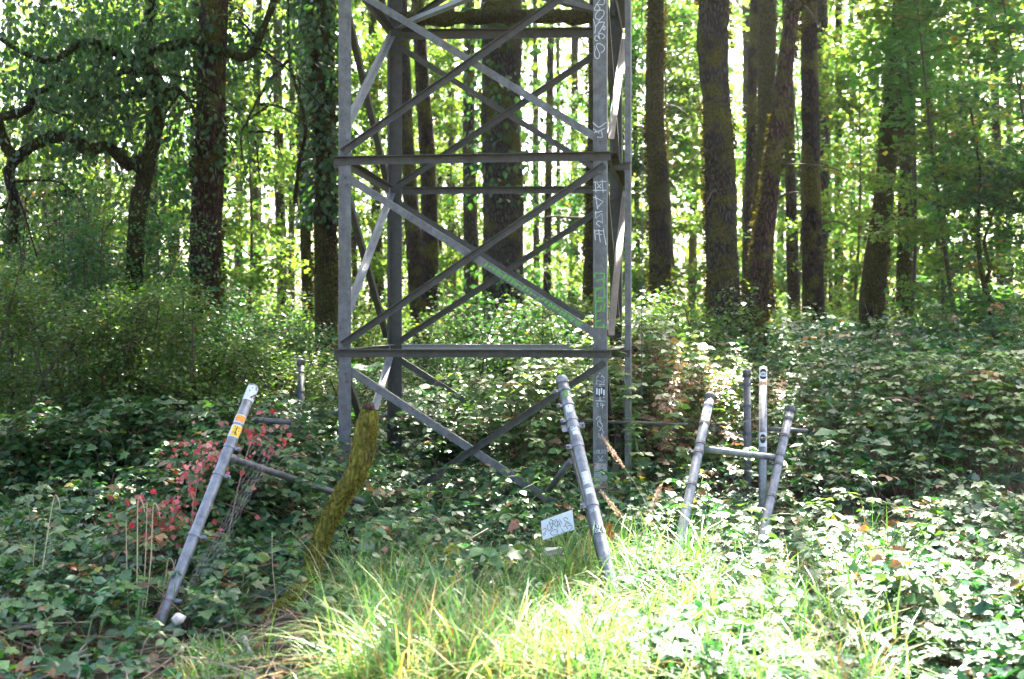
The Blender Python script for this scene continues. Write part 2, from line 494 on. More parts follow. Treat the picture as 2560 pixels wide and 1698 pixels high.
# where the sun reaches the low cover, in terms of the view of the ground
def lit_ground(x, y):
    """0..1 how much sun should reach ground point (x,y) at z 0.4"""
    px = CX + FPX * x / np.maximum(y, .1); py = HY + (EYE - .4) * FPX / np.maximum(y, .1)
    a = sstep(py, 1370 + 0.10 * (1560 - np.minimum(px, 1560)), 1450 + 0.10 * (1560 - np.minimum(px, 1560))) * sstep(px, 640 + 0.25 * (1698 - py), 760 + 0.25 * (1698 - py))   # grass + foreground
    b = sstep(px, 1640, 1760) * (1 - sstep(px, 2080, 2200)) * sstep(py, 1060, 1120)
    c = sstep(px, 1700, 1850) * sstep(py, 1290, 1350)
    d = sstep(px, 1290, 1350) * (1 - sstep(px, 1720, 1800)) * sstep(py, 930, 960) * (1 - sstep(py, 1270, 1310)) * 0.95
    e = .5 * sstep(y, 8.5, 9.5) * sstep(-x, .8, 1.4) * sstep(np.sin(x * 2.3 + 1) * np.sin(y * 2.9), -.1, .3)
    return np.maximum.reduce([e, a * 0.85 + 0.15 * a * sstep(px, 1500, 1700), b, c, d])

# ------------------------------------------------------------------ trees
TREES = []   # dicts: root, x, y, top
def trunk_mesh(path, radii, n=18, bump=0.08, seed=0):
    r_ = np.random.default_rng(seed)
    pts = curve3(path, 6)
    rd = np.interp(np.linspace(0, 1, len(pts)), np.linspace(0, 1, len(path)), radii)
    K = len(pts); P = np.array([tuple(p) for p in pts])
    # resample densely
    d = np.concatenate([[0], np.cumsum(np.linalg.norm(np.diff(P, axis=0), axis=1))])
    m = max(10, int(d[-1] / 0.12))
    t = np.linspace(0, d[-1], m)
    P = np.stack([np.interp(t, d, P[:, i]) for i in range(3)], 1); rd = np.interp(t, d, rd)
    T = np.gradient(P, axis=0); T = nrmz(T)
    A = np.cross(T, np.array([0.0, 1.0, 0.0])); A = nrmz(A); B = np.cross(T, A)
    th = np.linspace(0, 2 * np.pi, n, endpoint=False)
    ph = r_.uniform(0, 6.28, 6)
    zz = t[:, None]
    rr = 1 + bump * (0.5 * np.sin(2 * th[None] + ph[0] + zz * .6) + 0.35 * np.sin(3 * th[None] + ph[1] - zz * .9) + 0.3 * np.sin(5 * th[None] + ph[2] + zz * 2.3) + 0.45 * np.sin(zz * 3.1 + ph[3] + 1.5 * np.sin(th[None] + ph[4])))
    rr = rr + bump * 0.35 * r_.normal(size=(m, n))
    V = P[:, None] + rd[:, None, None] * rr[:, :, None] * (np.cos(th)[None, :, None] * A[:, None] + np.sin(th)[None, :, None] * B[:, None])
    i = np.arange(m - 1)[:, None] * n; j = np.arange(n)[None]
    f = np.stack([i + j, i + (j + 1) % n, i + n + (j + 1) % n, i + n + j], -1).reshape(-1, 4)
    return V.reshape(-1, 3), f, P, rd

def tree(name, cps, Y, mat, label, top=13.0, bump=0.07, group=None, dY=0.0, flare=1.25):
    """cps: [(px,py,width_px)] from top to bottom"""
    P = [(*at(px, py, Y), w / FPX * Y / 2) for px, py, w in cps]
    # extend down to the ground and up
    x0, y0, z0, r0 = P[-1]; x1, y1, z1, r1 = P[-2] if len(P) > 1 else P[-1]
    sl = (x0 - x1) / (z0 - z1) if abs(z0 - z1) > .1 else 0
    sl = max(-.25, min(.25, sl))
    gz = -0.15
    low = (x0 + sl * (gz - z0), Y, gz, r0 * flare)
    xa, ya, za, ra = P[0]; xb, yb, zb, rb = P[1] if len(P) > 1 else P[0]
    su = (xa - xb) / (za - zb) if abs(za - zb) > .1 else 0
    su = max(-.15, min(.15, su))
    tz = max(top, za + 2)
    up = (xa + su * (tz - za), Y, tz, ra * 0.55)
    mid = (xa + su * (tz - za) * .4, Y, za + (tz - za) * .4, ra * 0.85)
    path = [low] + P[::-1] + [mid, up]
    root = empty(name, (low[0], Y, 0))
    tag(root, label, 'tree', group)
    V, f, PP, rd = trunk_mesh([p[:3] for p in path], [p[3] for p in path], 20 if Y < 22 else 12, bump, seed=int(cps[0][0]))
    V = V - np.array(root.location)
    link('trunk', np_mesh('trunk', V, [f], smooth=True), mat, root)
    TREES.append(dict(root=root, x=up[0], y=Y, top=tz, path=PP, rd=rd, mat=mat))
    return root

d = 1.083
def D(*a):   # display coordinates of the 2364 px wide view
    return [(x * d, y * d, w * d) for x, y, w in a]

TR = {}
TR['left_big'] = tree('broadleaf_tree', D((494, 0, 66), (487, 200, 66), (480, 400, 68), (474, 600, 70), (468, 860, 76)), 13.0, M_BARKR, 'thick reddish trunk left of the lattice tower, with moss above and vines over its foot', 12)
TR['left_ivy'] = tree('broadleaf_tree', D((738, 0, 66), (745, 200, 56), (752, 450, 54), (755, 860, 60)), 15.0, M_BARKM, 'dark mossy trunk close beside the left tower leg, leafy ivy on its upper part')
tree('broadleaf_tree', D((700, 60, 24), (702, 400, 24), (712, 780, 24)), 18.5, M_BARKM, 'slender mossy trunk with one sunlit edge, just left of the dark ivy-clad trunk')
tree('broadleaf_tree', D((640, 100, 20), (645, 400, 24), (652, 700, 26)), 27.0, M_BARK, 'thin pale far trunk between the reddish trunk and the ivy-clad trunk')
tree('broadleaf_tree', D((404, 330, 28), (402, 560, 28)), 25.0, M_BARKG, 'faint olive trunk half hidden just left of the reddish trunk')
tree('broadleaf_tree', D((555, 150, 16), (552, 500, 18)), 33.0, M_BARKG, 'very faint thin trunk right beside the reddish trunk')
tree('broadleaf_tree', D((80, 200, 20), (62, 330, 26), (40, 480, 34)), 19.0, M_BARK, 'brown trunk at the far left edge behind the drooping branches')
TR['big_mid'] = tree('broadleaf_tree', D((1160, 0, 96), (1158, 200, 92), (1160, 450, 96), (1162, 820, 100)), 19.0, M_BARKG, 'widest grey-brown trunk seen through the middle of the tower lattice', 15)
tree('broadleaf_tree', D((970, 100, 30), (982, 300, 36), (992, 500, 40), (988, 800, 46)), 20.0, M_BARK, 'brown trunk with ragged moss, second from the left seen through the tower', 14)
tree('broadleaf_tree', D((934, 120, 24), (944, 400, 34), (962, 620, 44), (980, 820, 50)), 22.0, M_BARK, 'pale brown leaning trunk directly right of the dark back-left tower leg', 14)
tree('broadleaf_tree', D((1042, 60, 16), (1041, 300, 18), (1043, 760, 24)), 30.0, M_BARK, 'thin green-brown trunk between the brown and the speckled trunks inside the tower', 16)
tree('broadleaf_tree', D((1084, 60, 24), (1082, 350, 28), (1088, 600, 36), (1086, 850, 36)), 24.0, M_BARKG, 'speckled grey trunk just left of the widest trunk inside the tower', 15)
tree('broadleaf_tree', D((868, 450, 24), (872, 640, 30)), 26.0, M_BARK, 'brown trunk glimpsed between the two left tower legs', 14)
tree('broadleaf_tree', D((1372, 0, 26), (1370, 400, 30), (1362, 700, 34), (1360, 860, 34)), 17.0, M_BARKM, 'dark mossy trunk hugging the left edge of the graffiti-covered tower leg', 13)
tree('broadleaf_tree', D((1327, 60, 18), (1325, 400, 18), (1326, 650, 20)), 34.0, M_BARKG, 'faint mottled trunk in the bright gap at the right inside the tower', 17)
tree('broadleaf_tree', D((1236, 200, 14), (1238, 600, 16)), 42.0, M_BARKG, 'thinnest faint trunk in the bright gap right of the widest trunk', 18)
tree('broadleaf_tree', D((1514, 0, 40), (1512, 250, 44), (1522, 500, 48), (1526, 720, 50)), 16.0, M_BARKM, 'straight mossy trunk with sunlit right edge, first right of the tower')
TR['right_big'] = tree('broadleaf_tree', D((1648, 0, 70), (1645, 90, 76), (1654, 250, 66), (1664, 430, 72), (1668, 620, 74)), 14.5, M_BARKG, 'thick furrowed trunk with moss patches and a burl, second right of the tower', 13, 0.09)
tree('broadleaf_tree', D((1770, 0, 42), (1768, 300, 40), (1762, 500, 42), (1768, 780, 44)), 18.0, M_BARKM, 'dark upright trunk crossed by the leaning mossy trunk')
TR['lean'] = tree('broadleaf_tree', D((1832, 0, 38), (1805, 220, 36), (1778, 440, 40), (1755, 600, 48), (1735, 760, 60)), 13.5, M_BARKR, 'leaning mossy trunk with lumpy sunlit left edge, right of the tower', 12, 0.10)
tree('broadleaf_tree', D((1868, 30, 38), (1872, 400, 42), (1878, 780, 52)), 19.0, M_BARK, 'tall straight brown-grey trunk, left one of a close pair at right', 14)
tree('broadleaf_tree', D((1896, 0, 28), (1898, 300, 30), (1894, 700, 32)), 23.0, M_BARKG, 'greenish trunk peeking out behind the right side of the tall brown-grey trunk', 15)
tree('broadleaf_tree', D((1822, 280, 24), (1828, 560, 30), (1835, 780, 30)), 24.0, M_BARK, 'short dark trunk between the leaning trunk and the close pair', 14)
tree('broadleaf_tree', D((1726, 0, 26), (1728, 200, 28), (1728, 500, 30)), 33.0, M_BARKG, 'faint purple-grey far trunk between the burl trunk and the dark upright one', 17)
tree('broadleaf_tree', D((2082, 0, 40), (2062, 240, 44), (2042, 440, 46), (2018, 640, 54), (2010, 800, 60)), 16.0, M_BARKM, 'dark slanting trunk under bright green maple leaves, right part of the wood')
tree('broadleaf_tree', D((2098, 0, 32), (2096, 300, 34), (2090, 540, 36), (2080, 820, 34)), 18.0, M_BARKM, 'dark upright trunk touching the right side of the slanting one')
tree('broadleaf_tree', D((1966, 100, 12), (1968, 600, 14)), 40.0, M_BARKG, 'thin misty trunk midway between the close pair and the slanting trunk', 18)
tree('broadleaf_tree', D((2172, 620, 18), (2186, 820, 24)), 22.0, M_BARK, 'narrow brown trunk low in the leaves right of the two dark trunks', 12)
tree('broadleaf_tree', D((1916, 560, 10), (1918, 720, 12)), 38.0, M_BARK, 'very thin dark trunk low beside the right of the close pair', 16)
tree('broadleaf_tree', D((1728, 540, 26), (1722, 760, 28)), 21.0, M_BARK, 'short dark trunk low between the burl trunk and the leaning trunk', 12)
tree('broadleaf_tree', D((2300, 300, 20), (2310, 600, 22)), 25.0, M_BARK, 'dim brown trunk deep in the leaves at the right edge', 14)
tree('broadleaf_tree', D((350, 350, 28), (348, 540, 30)), 20.0, M_BARKG, 'straight grey-brown trunk directly behind the twisted branchy tree', 13)
# trees whose crowns close the canopy, seen only as slim stems far back
ORD = 'first second third fourth fifth sixth seventh eighth ninth tenth eleventh twelfth thirteenth fourteenth fifteenth sixteenth seventeenth'.split()
fx = [(20, 46), (150, 52), (250, 44), (330, 55), (600, 48), (800, 56), (905, 47), (1130, 60), (1290, 50), (1440, 54), (1600, 48), (1800, 58), (1940, 46), (2020, 55), (2140, 47), (2230, 52), (2330, 45)]
for i, (x, Yf) in enumerate(fx):
    w = rng.uniform(9, 16)
    tree('distant_tree', D((x + rng.normal() * 6, 0, w), (x, 700, w * 1.15)), Yf, M_BARKG if i % 2 else M_BARK,
         '%s slim distant trunk from the left, dissolving into the bright leaves' % ORD[i], 22, 0.04, 'distant slim trunks at the back of the wood')

ORD2 = 'first second third fourth fifth sixth seventh eighth ninth tenth eleventh twelfth thirteenth fourteenth'.split()
mx_ = [(108, 30), (215, 34), (455, 29), (585, 31), (672, 36), (822, 30), (917, 28), (1015, 34), (1262, 29), (1475, 27), (1595, 31), (1935, 29), (2140, 26), (2255, 30)]
for i, (x, Yf) in enumerate(mx_):
    w = rng.uniform(11, 19); l_ = rng.normal() * 14
    tree('thin_tree', D((x + l_, 0, w * .9), (x + l_ * .4, 380, w), (x, 760, w * 1.2)), Yf, M_BARK if i % 3 else M_BARKM,
         '%s thin dark trunk from the left among those standing between the big ones' % ORD2[i], 17, 0.05, 'thin trunks between the big ones')
# ----- canopy clumps (crowns, partly unseen shade casters), each given to its nearest tree
crown = [Leaves() for _ in TREES]
tx = np.array([t['x'] for t in TREES]); ty = np.array([t['y'] for t in TREES])
cl_pts = [[] for _ in TREES]
sd = np.array(SD)
def add_clump(p, nl, rad, size, pal, flat=0.7):
    k = int(np.argmin((tx - p[0]) ** 2 + (ty - p[1]) ** 2))
    q = rng.normal(size=(nl, 3)) * np.array([rad, rad, rad * flat]) * 0.6 + p
    Dv = rand_dir(nl); Dv[:, 2] = Dv[:, 2] * 0.5 - 0.25
    U = rand_dir(nl) * 0.7 + np.array([0, 0, 1.0])
    crown[k].add(q, Dv, U, rng.uniform(.7, 1.25, nl) * size, palette(nl, pal, .3), T_DIA, 1.15)
    cl_pts[k].append(p)
# zone A: unseen clumps added along the sun rays to shade foreground and bushes
nA = 0
for _ in range(1500):
    gx, gy = rng.uniform(-6.5, 6.5), rng.uniform(2.5, 13.5)
    lit = float(lit_ground(gx, gy))
    if rng.random() < lit * 1.02: continue
    # a clump is about 0.5 m wide: look round it too
    ls = max(float(lit_ground(gx + a, gy + b)) for a in (-.45, .45) for b in (-.5, .5))
    if ls > .5 and rng.random() < .93: continue
    if rng.random() < 0.62: continue
    hmin = 3.03 + .407 * gy + .5
    h = hmin + rng.uniform(0.1, 3.2)
    p = np.array([gx, gy, 0.4]) + sd * (h - .4) / sd[2]
    add_clump(p, 60, .62, .19, GREEN_MD)
    nA += 1
print('zone A clumps', nA)
for _ in range(170):  # more unseen clumps, added to shade the brambles at the right
    gy = rng.uniform(9.0, 13.5); gx = (rng.uniform(2110, 2640) - CX) / FPX * gy
    h = 3.03 + .407 * gy + rng.uniform(.6, 3.4)
    p = np.array([gx, gy, 0.9]) + sd * (h - .9) / sd[2]
    add_clump(p, 60, .62, .19, GREEN_MD)
# zone B: the high canopy over the wood with gaps
for _ in range(380):
    gy = rng.uniform(13, 46); gx = rng.uniform(-.55, .55) * gy
    if np.sin(gx * 1.1 + 2) * np.sin(gy * .8 + gx * .4) > 0.25: continue
    h = rng.uniform(8.5, 15)
    p = np.array([gx, gy, 0.4]) + sd * (h - .4) / sd[2]
    ppx = CX + FPX * p[0] / p[1]; ppy = HY - (p[2] - EYE) / p[1] * FPX
    if 1210 < ppx < 1500 and ppy > 80: continue
    add_clump(p, 46, 1.0, .30, GREEN_YL)

def add_limbs(t, centres):
    root = t['root']
    n = min(len(centres), 6 if t['y'] < 22 else 12)
    if n == 0: return
    idx = rng.permutation(len(centres))[:n]
    for i in idx:
        c = centres[i]
        hz = min(t['top'] - .5, max(EYE + .31 * t['y'], c[2] - 2.0))
        j = int(np.argmin(np.abs(t['path'][:, 2] - hz)))
        a = Vector(t['path'][j]); b = Vector(c)
        m = (a + b) / 2 + Vector((rng.normal() * .2, rng.normal() * .2, .5))
        L_ = curve3([a, m, b], 4)
        mb = MB(); mb.tube(L_, list(np.linspace(min(.11, t['rd'][j] * .5), .02, len(L_))), 6, True, .1, int(i))
        mb.build('limb', t['mat'], root, smooth=True)


for t, L_, c in zip(TREES, crown, cl_pts):
    # a little crown of its own round the top as well
    top = np.array([t['x'], t['y'], t['top']])
    q = 300 if t['y'] < 40 else 160
    for _ in range(5):
        cc = top + rng.normal(size=3) * np.array([1.1, 1.1, .8])
        n = q // 5
        tt = (cc[2] - .4) / sd[2]; gq = cc - sd * tt
        if gq[1] > 1 and max(float(lit_ground(gq[0] + a_, gq[1] + b_)) for a_ in (-.6, 0, .6) for b_ in (-.6, 0, .6)) > .3: continue
        pp = cc + rng.normal(size=(n, 3)) * .5
        L_.add(pp, rand_dir(n), rand_dir(n) * .7 + np.array([0, 0, 1]), rng.uniform(.2, .3, n), palette(n, GREEN_YL, .3), T_DIA, 1.15)
        c.append(cc)
    add_limbs(t, c)
    L_.build('crown', M_FAR, t['root'])  # also holds the clumps added only to cast shade

# ivy / epicormic foliage on trunks
def ivy_on(root, t, z0, z1, n, size, pal, spread=.18, side=None, tmpl=T_OVAL, name='ivy'):
    j = rng.integers(0, len(t['path']), n * 4)
    j = j[(t['path'][j, 2] > z0) & (t['path'][j, 2] < z1)][:n]
    n = len(j)
    P = t['path'][j]; r = t['rd'][j]
    th = rng.uniform(0, 2 * np.pi, n)
    out = np.stack([np.cos(th), np.sin(th), np.zeros(n)], 1)
    q = P + out * (r * 1.02 + np.abs(rng.normal(size=n)) * spread)[:, None]
    q[:, 2] += rng.normal(size=n) * .08
    Dv = out * .5 + rng.normal(size=(n, 3)) * .4; Dv[:, 2] -= .7
    L_ = Leaves(); L_.add(q, Dv, out + rng.normal(size=(n, 3)) * .3, rng.uniform(.7, 1.3, n) * size, palette(n, pal, .3), tmpl, 1.2)
    return L_.build(name, M_LEAF, root)
def moss_on(root, z1, n, size=.035, lump=True):
    t = T_of(root); P = t['path']
    j = rng.integers(0, len(P), n * 5); j = j[(P[j, 2] < z1) & (P[j, 2] > .3)][:n]; n = len(j)
    th = rng.uniform(0, 2 * np.pi, n); zc = P[j, 2] + rng.uniform(-.06, .06, n)
    ph = rng.uniform(0, 6.28, 3)
    k = (np.sin(th + zc * 1.3 + ph[0]) + .8 * np.sin(zc * 3.1 + ph[1]) + .6 * np.sin(2 * th - zc * 5 + ph[2])) > -.1
    j, th, zc = j[k], th[k], zc[k]; n = len(j)
    out = np.stack([np.cos(th), np.sin(th), np.zeros(n)], 1)
    q = P[j] + out * (t['rd'][j] * rng.uniform(.98, 1.09, n))[:, None]; q[:, 2] = zc
    Dv = out + rng.normal(size=(n, 3)) * .5; Dv[:, 2] -= .1
    L_ = Leaves(); L_.add(q, Dv, rand_dir(n), rng.uniform(.6, 1.4, n) * size, palette(n, [(.085, .08, .014), (.055, .05, .011), (.035, .028, .009)], .3), T_LONG, 1.6)
    L_.build('moss', M_MOSS, root)
def T_of(root): return next(t for t in TREES if t['root'] is root)
ivy_on(TR['left_ivy'], T_of(TR['left_ivy']), 2.9, 7, 2600, .085, GREEN_DK, .16)
ivy_on(TR['left_big'], T_of(TR['left_big']), 0.2, 2.3, 1500, .05, GREEN_MD, .14)
ivy_on(TR['right_big'], T_of(TR['right_big']), 0.2, 1.8, 600, .08, GREEN_MD, .25)
ivy_on(TR['big_mid'], T_of(TR['big_mid']), 3.6, 7, 800, .11, GREEN_DK, .30)
ivy_on(TR['big_mid'], T_of(TR['big_mid']), 0.2, 2.6, 1300, .09, GREEN_MD, .35)

for t in list(TREES):
    if t['y'] < 19.5 and t['mat'] in (M_BARKM, M_BARKR): moss_on(t['root'], EYE + .31 * t['y'], 4200, .05)
moss_on(TR['right_big'], 6.2, 4200, .05)
for t in TREES:
    if t['y'] > 24: continue
    zt = EYE + .29 * t['y']
    for q_ in range(4):
        j = int(rng.integers(0, len(t['path'])))
        if not (1.5 < t['path'][j, 2] < zt): continue
        a = Vector(t['path'][j]); ang = rng.uniform(0, 6.28); l = t['rd'][j] + rng.uniform(.15, .9)
        e = a + Vector((math.cos(ang) * l, math.sin(ang) * l, rng.uniform(-.35, .25)))
        m = (a + e) / 2 + Vector((0, 0, rng.uniform(0, .15))); c = curve3([a, m, e, e + Vector((math.cos(ang) * .15, 0, -.12))], 4)
        mb = MB(); mb.tube(c, list(np.linspace(rng.uniform(.012, .028), .004, len(c))), 6, True, .12, j); mb.build('branch_stub', M_TWIG, t['root'])
# ------------------------------------------------------------------ twisted maple at left with mossy branches
def branchy():
    Y = 12.5
    root = empty('twisted_maple', tuple(at(300 * d, 1150, Y)[:2]) + (0,))
    tag(root, 'twisted mossy tree with long crooked branches and drooping leaves, upper left of the wood', 'tree')
    def P(x, y, dy=0.0): return at(x * d, y * d, Y + dy)
    mb = MB()
    def br(pts, w0, w1, seed, dys=(0, 0)):
        n = len(pts)
        pp = [P(x, y, dys[0] + (dys[1] - dys[0]) * i / (n - 1)) for i, (x, y) in enumerate(pts)]
        c = curve3(pp, 5)
        r0, r1 = w0 * d / FPX * Y / 1.7, w1 * d / FPX * Y / 1.7
        mb.tube(c, list(np.linspace(r0, r1, len(c))), 9, True, .10, seed)
        return c
    tr = MB(); save = mb; mb = tr
    lo = at(312 * d, 1300, Y); lo.z = -.1
    c = curve3([lo, P(312, 620), P(318, 500), P(335, 400), P(352, 330), P(372, 220), P(350, 165), P(330, 120), P(352, 0), P(360, -120)], 6)
    tr.tube(c, list(np.linspace(.105, .05, len(c))), 12, True, .09, 5)
    tr.build('trunk', M_DARKB, root, smooth=True)
    mb = save
    paths = []
    paths.append(br([(345, 360), (300, 380), (270, 355), (240, 340), (200, 345), (165, 318), (120, 318), (70, 340), (38, 362), (10, 330), (-10, 270)], 26, 20, 1, (0, -.8)))
    paths.append(br([(38, 362), (20, 400), (35, 480), (30, 560)], 20, 16, 2, (-.7, -.6)))
    paths.append(br([(340, 170), (300, 135), (260, 120), (200, 95), (120, 140), (60, 125), (0, 90)], 20, 8, 3, (0, -1.2)))
    paths.append(br([(345, 175), (290, 160), (255, 190), (235, 215), (205, 230)], 14, 4, 4, (0, -.6)))
    paths.append(br([(352, 210), (330, 220), (290, 240), (300, 300), (280, 350)], 12, 5, 5, (0, .5)))
    paths.append(br([(330, 120), (400, 105), (450, 98), (520, 122), (575, 128), (610, 60), (640, -20)], 22, 14, 6, (0, .6)))
    paths.append(br([(365, 225), (400, 200), (440, 240), (470, 300)], 14, 5, 7, (0, -.5)))
    paths.append(br([(0, 270), (60, 255), (80, 215), (120, 200), (140, 160)], 18, 7, 8, (-1, -.5)))
    paths.append(br([(140, 445), (170, 450), (185, 455)], 14, 5, 9, (.6, .6)))
    paths.append(br([(90, 452), (120, 448), (150, 438), (185, 452)], 7, 13, 10, (.6, .6)))
    paths.append(br([(665, 140), (640, 165), (620, 190), (590, 240), (570, 290), (590, 330), (600, 420)], 8, 3, 11, (1.5, 1.5)))
    paths.append(br([(665, 0), (668, 140), (690, 220), (705, 300), (690, 380), (680, 470)], 7, 10, 12, (1.8, 2.2)))
    for k in range(26):
        c0 = paths[int(rng.integers(0, len(paths) - 3))]
        a = Vector(c0[int(rng.integers(2, len(c0)))])
        e = a + Vector((rng.normal() * .5, rng.normal() * .4, rng.uniform(-1.0, .4)))
        m = (a + e) / 2 + Vector((rng.normal() * .12, 0, .15))
        L_ = curve3([a, m, e], 4)
        mb.tube(L_, list(np.linspace(.018, .005, len(L_))), 5, False)
        paths.append(L_)
    mb.build('branches', M_DARKB, root, smooth=True)
    # drooping leaves
    L_ = Leaves()
    pts = np.array([tuple(p) for c0 in paths for p in c0])
    cents = []
    for (x, y, dy) in [(60, 60, -1.2), (120, 40, -1), (190, 30, -1), (250, 50, -.8), (300, 30, -.5), (150, 100, -1.2), (230, 95, -1), (290, 80, -.8), (40, 130, -1.2), (100, 160, -1), (380, 50, -.3), (420, 90, 0), (150, 230, -1), (165, 280, -1), (60, 210, -1), (400, 260, 0), (385, 300, -.2), (380, 380, 0), (365, 455, 0), (560, 50, .6), (590, 110, .6), (20, 20, -1), (330, 60, .3), (440, 30, .5), (210, 150, -.6), (270, 210, -.2), (640, 60, .8), (180, 60, 0), (90, 90, .3), (20, 240, -.8)]:
        cents.append(np.array(P(x + rng.normal() * 8, y + rng.normal() * 8, dy)))
    for c0 in cents:
        for _ in range(4 if c0[2] > 3.6 else 1):
            cc = c0 + rng.normal(size=3) * np.array([.22, .35, .22])
            n = 75
            q = cc + rng.normal(size=(n, 3)) * np.array([.20, .22, .24]) + np.array([0, .5, 0])
            Dv = rng.normal(size=(n, 3)) * .5 + np.array([0, 0, -.9])
            L_.add(q, Dv, rng.normal(size=(n, 3)) + np.array([0, -.7, .4]), rng.uniform(.045, .09, n), palette(n, GREEN_DK, .35), T_OVAL)
    n = 900
    q = pts[rng.integers(0, len(pts), n)] + rng.normal(size=(n, 3)) * .12
    L_.add(q, rng.normal(size=(n, 3)) * .5 + np.array([0, 0, -.8]), rand_dir(n) + np.array([0, 0, .7]), rng.uniform(.04, .08, n), palette(n, GREEN_DK, .35), T_OVAL)
    L_.build('crown', M_LEAF, root)
    # hanging moss threads and dead twigs
    mo = MB()
    for _ in range(240):
        a = pts[int(rng.integers(0, len(pts)))]
        l = rng.uniform(.12, .45)
        a = Vector(a); e = a + Vector((rng.normal() * .06, rng.normal() * .05, -l)); m = (a + e) / 2 + Vector((rng.normal() * .03, 0, 0))
        mo.tube([a, m, e], [.004, .003, .0015], 3, False)
    mo.build('hanging_twigs', M_TWIG, root)['kind'] = 'stuff'
branchy()

# ------------------------------------------------------------------ saplings and bushes behind
def sapling_proto(seed, H, n_leaf, size, pal, spread, tall=True):
    r_ = np.random.default_rng(seed)
    mb = MB(); tips = []
    nst = 1 if tall else 9
    stems = []
    for s_ in range(nst):
        lean = r_.normal(size=2) * (.10 if tall else .32) * H * .5
        b = Vector((0, 0, -.05)) if tall else Vector((r_.normal() * .2, r_.normal() * .2, -.05))
        e = Vector((b.x + lean[0], b.y + lean[1], H * r_.uniform(.8, 1.0)))
        m = (b + e) / 2 + Vector((r_.normal() * .1, r_.normal() * .1, .1 * H * (0 if tall else 1)))
        c = curve3([b, m, e], 8)
        mb.tube(c, list(np.linspace(.045 if tall else .014, .006, len(c))), 5, False, .08, seed + s_)
        stems.append(c)
        nb = 46 if tall else 9
        for _ in range(nb):
            i = int(r_.integers(int(len(c) * (.15 if tall else .2)), len(c)))
            a = c[i]; ang = r_.uniform(0, 6.28); l = spread * r_.uniform(.4, 1.0) * (1.1 - .5 * i / len(c))
            e2 = a + Vector((math.cos(ang) * l, math.sin(ang) * l, r_.uniform(-.15, .5) * l))
            m2 = (a + e2) / 2 + Vector((0, 0, .1 * l))
            c2 = curve3([a, m2, e2], 3)
            mb.tube(c2, list(np.linspace(.012 if tall else .006, .003, len(c2))), 4, False)
            tips += [tuple(p) for p in c2[1:]]
    tips = np.array(tips)
    L_ = Leaves()
    q = tips[r_.integers(0, len(tips), n_leaf)] + r_.normal(size=(n_leaf, 3)) * spread * (np.array([.075, .075, .05]) if tall else np.array([.16, .16, .14]))
    q[:, 2] = np.abs(q[:, 2])
    Dv = r_.normal(size=(n_leaf, 3)); Dv[:, 2] = Dv[:, 2] * .5 - .3
    U = r_.normal(size=(n_leaf, 3)) * .5 + np.array([0, 0, 1.0])
    L_.add(q, Dv, U, r_.uniform(.65, 1.3, n_leaf) * size, palette(n_leaf, pal, .3, BROWNS + YEL, .03, r_), T_DIA if size > .06 or n_leaf > 5000 else T_OVAL, 1.15)
    return mb, L_

def make_plant(name, cat, mb, L_, lmat, smat=M_TWIG):
    root = empty(name, (0, 0, 0))
    root['category'] = cat
    mb.build('stems', smat, root, smooth=True)
    L_.build('foliage', lmat, root)
    return root

USED = set()
def place(proto, x, y, rz, sc, label, group):
    if proto.name not in USED:
        USED.add(proto.name); r = proto
    else:
        r = proto.copy(); COL.objects.link(r)
        for ch in proto.children:
            c = ch.copy(); COL.objects.link(c); c.parent = r
    r.location = (x, y, 0); r.rotation_euler = (0, 0, rz); r.scale = sc if hasattr(sc, '__len__') else (sc, sc, sc)
    r['label'] = label; r['group'] = group
    return r

SAP = [make_plant('sapling', 'young tree', *sapling_proto(s, 8.0, 6500, .098, p, 1.7), M_FAR) for s, p in ((1, GREEN_YL), (2, GREEN_MD), (3, GREEN_YL))]
SHR = [make_plant('understory_shrub', 'shrub', *sapling_proto(s, 2.6, 4200, .065, p, .75, False), M_LEAF) for s, p in ((11, GREEN_MD), (12, GREEN_YL), (13, GREEN_MD))]
FINE = [make_plant('fine_leaved_bush', 'bush', *sapling_proto(s, 2.2, 8500, .040, p, .60, False), M_LEAF) for s, p in ((21, GREEN_YL), (22, GREEN_MD))]

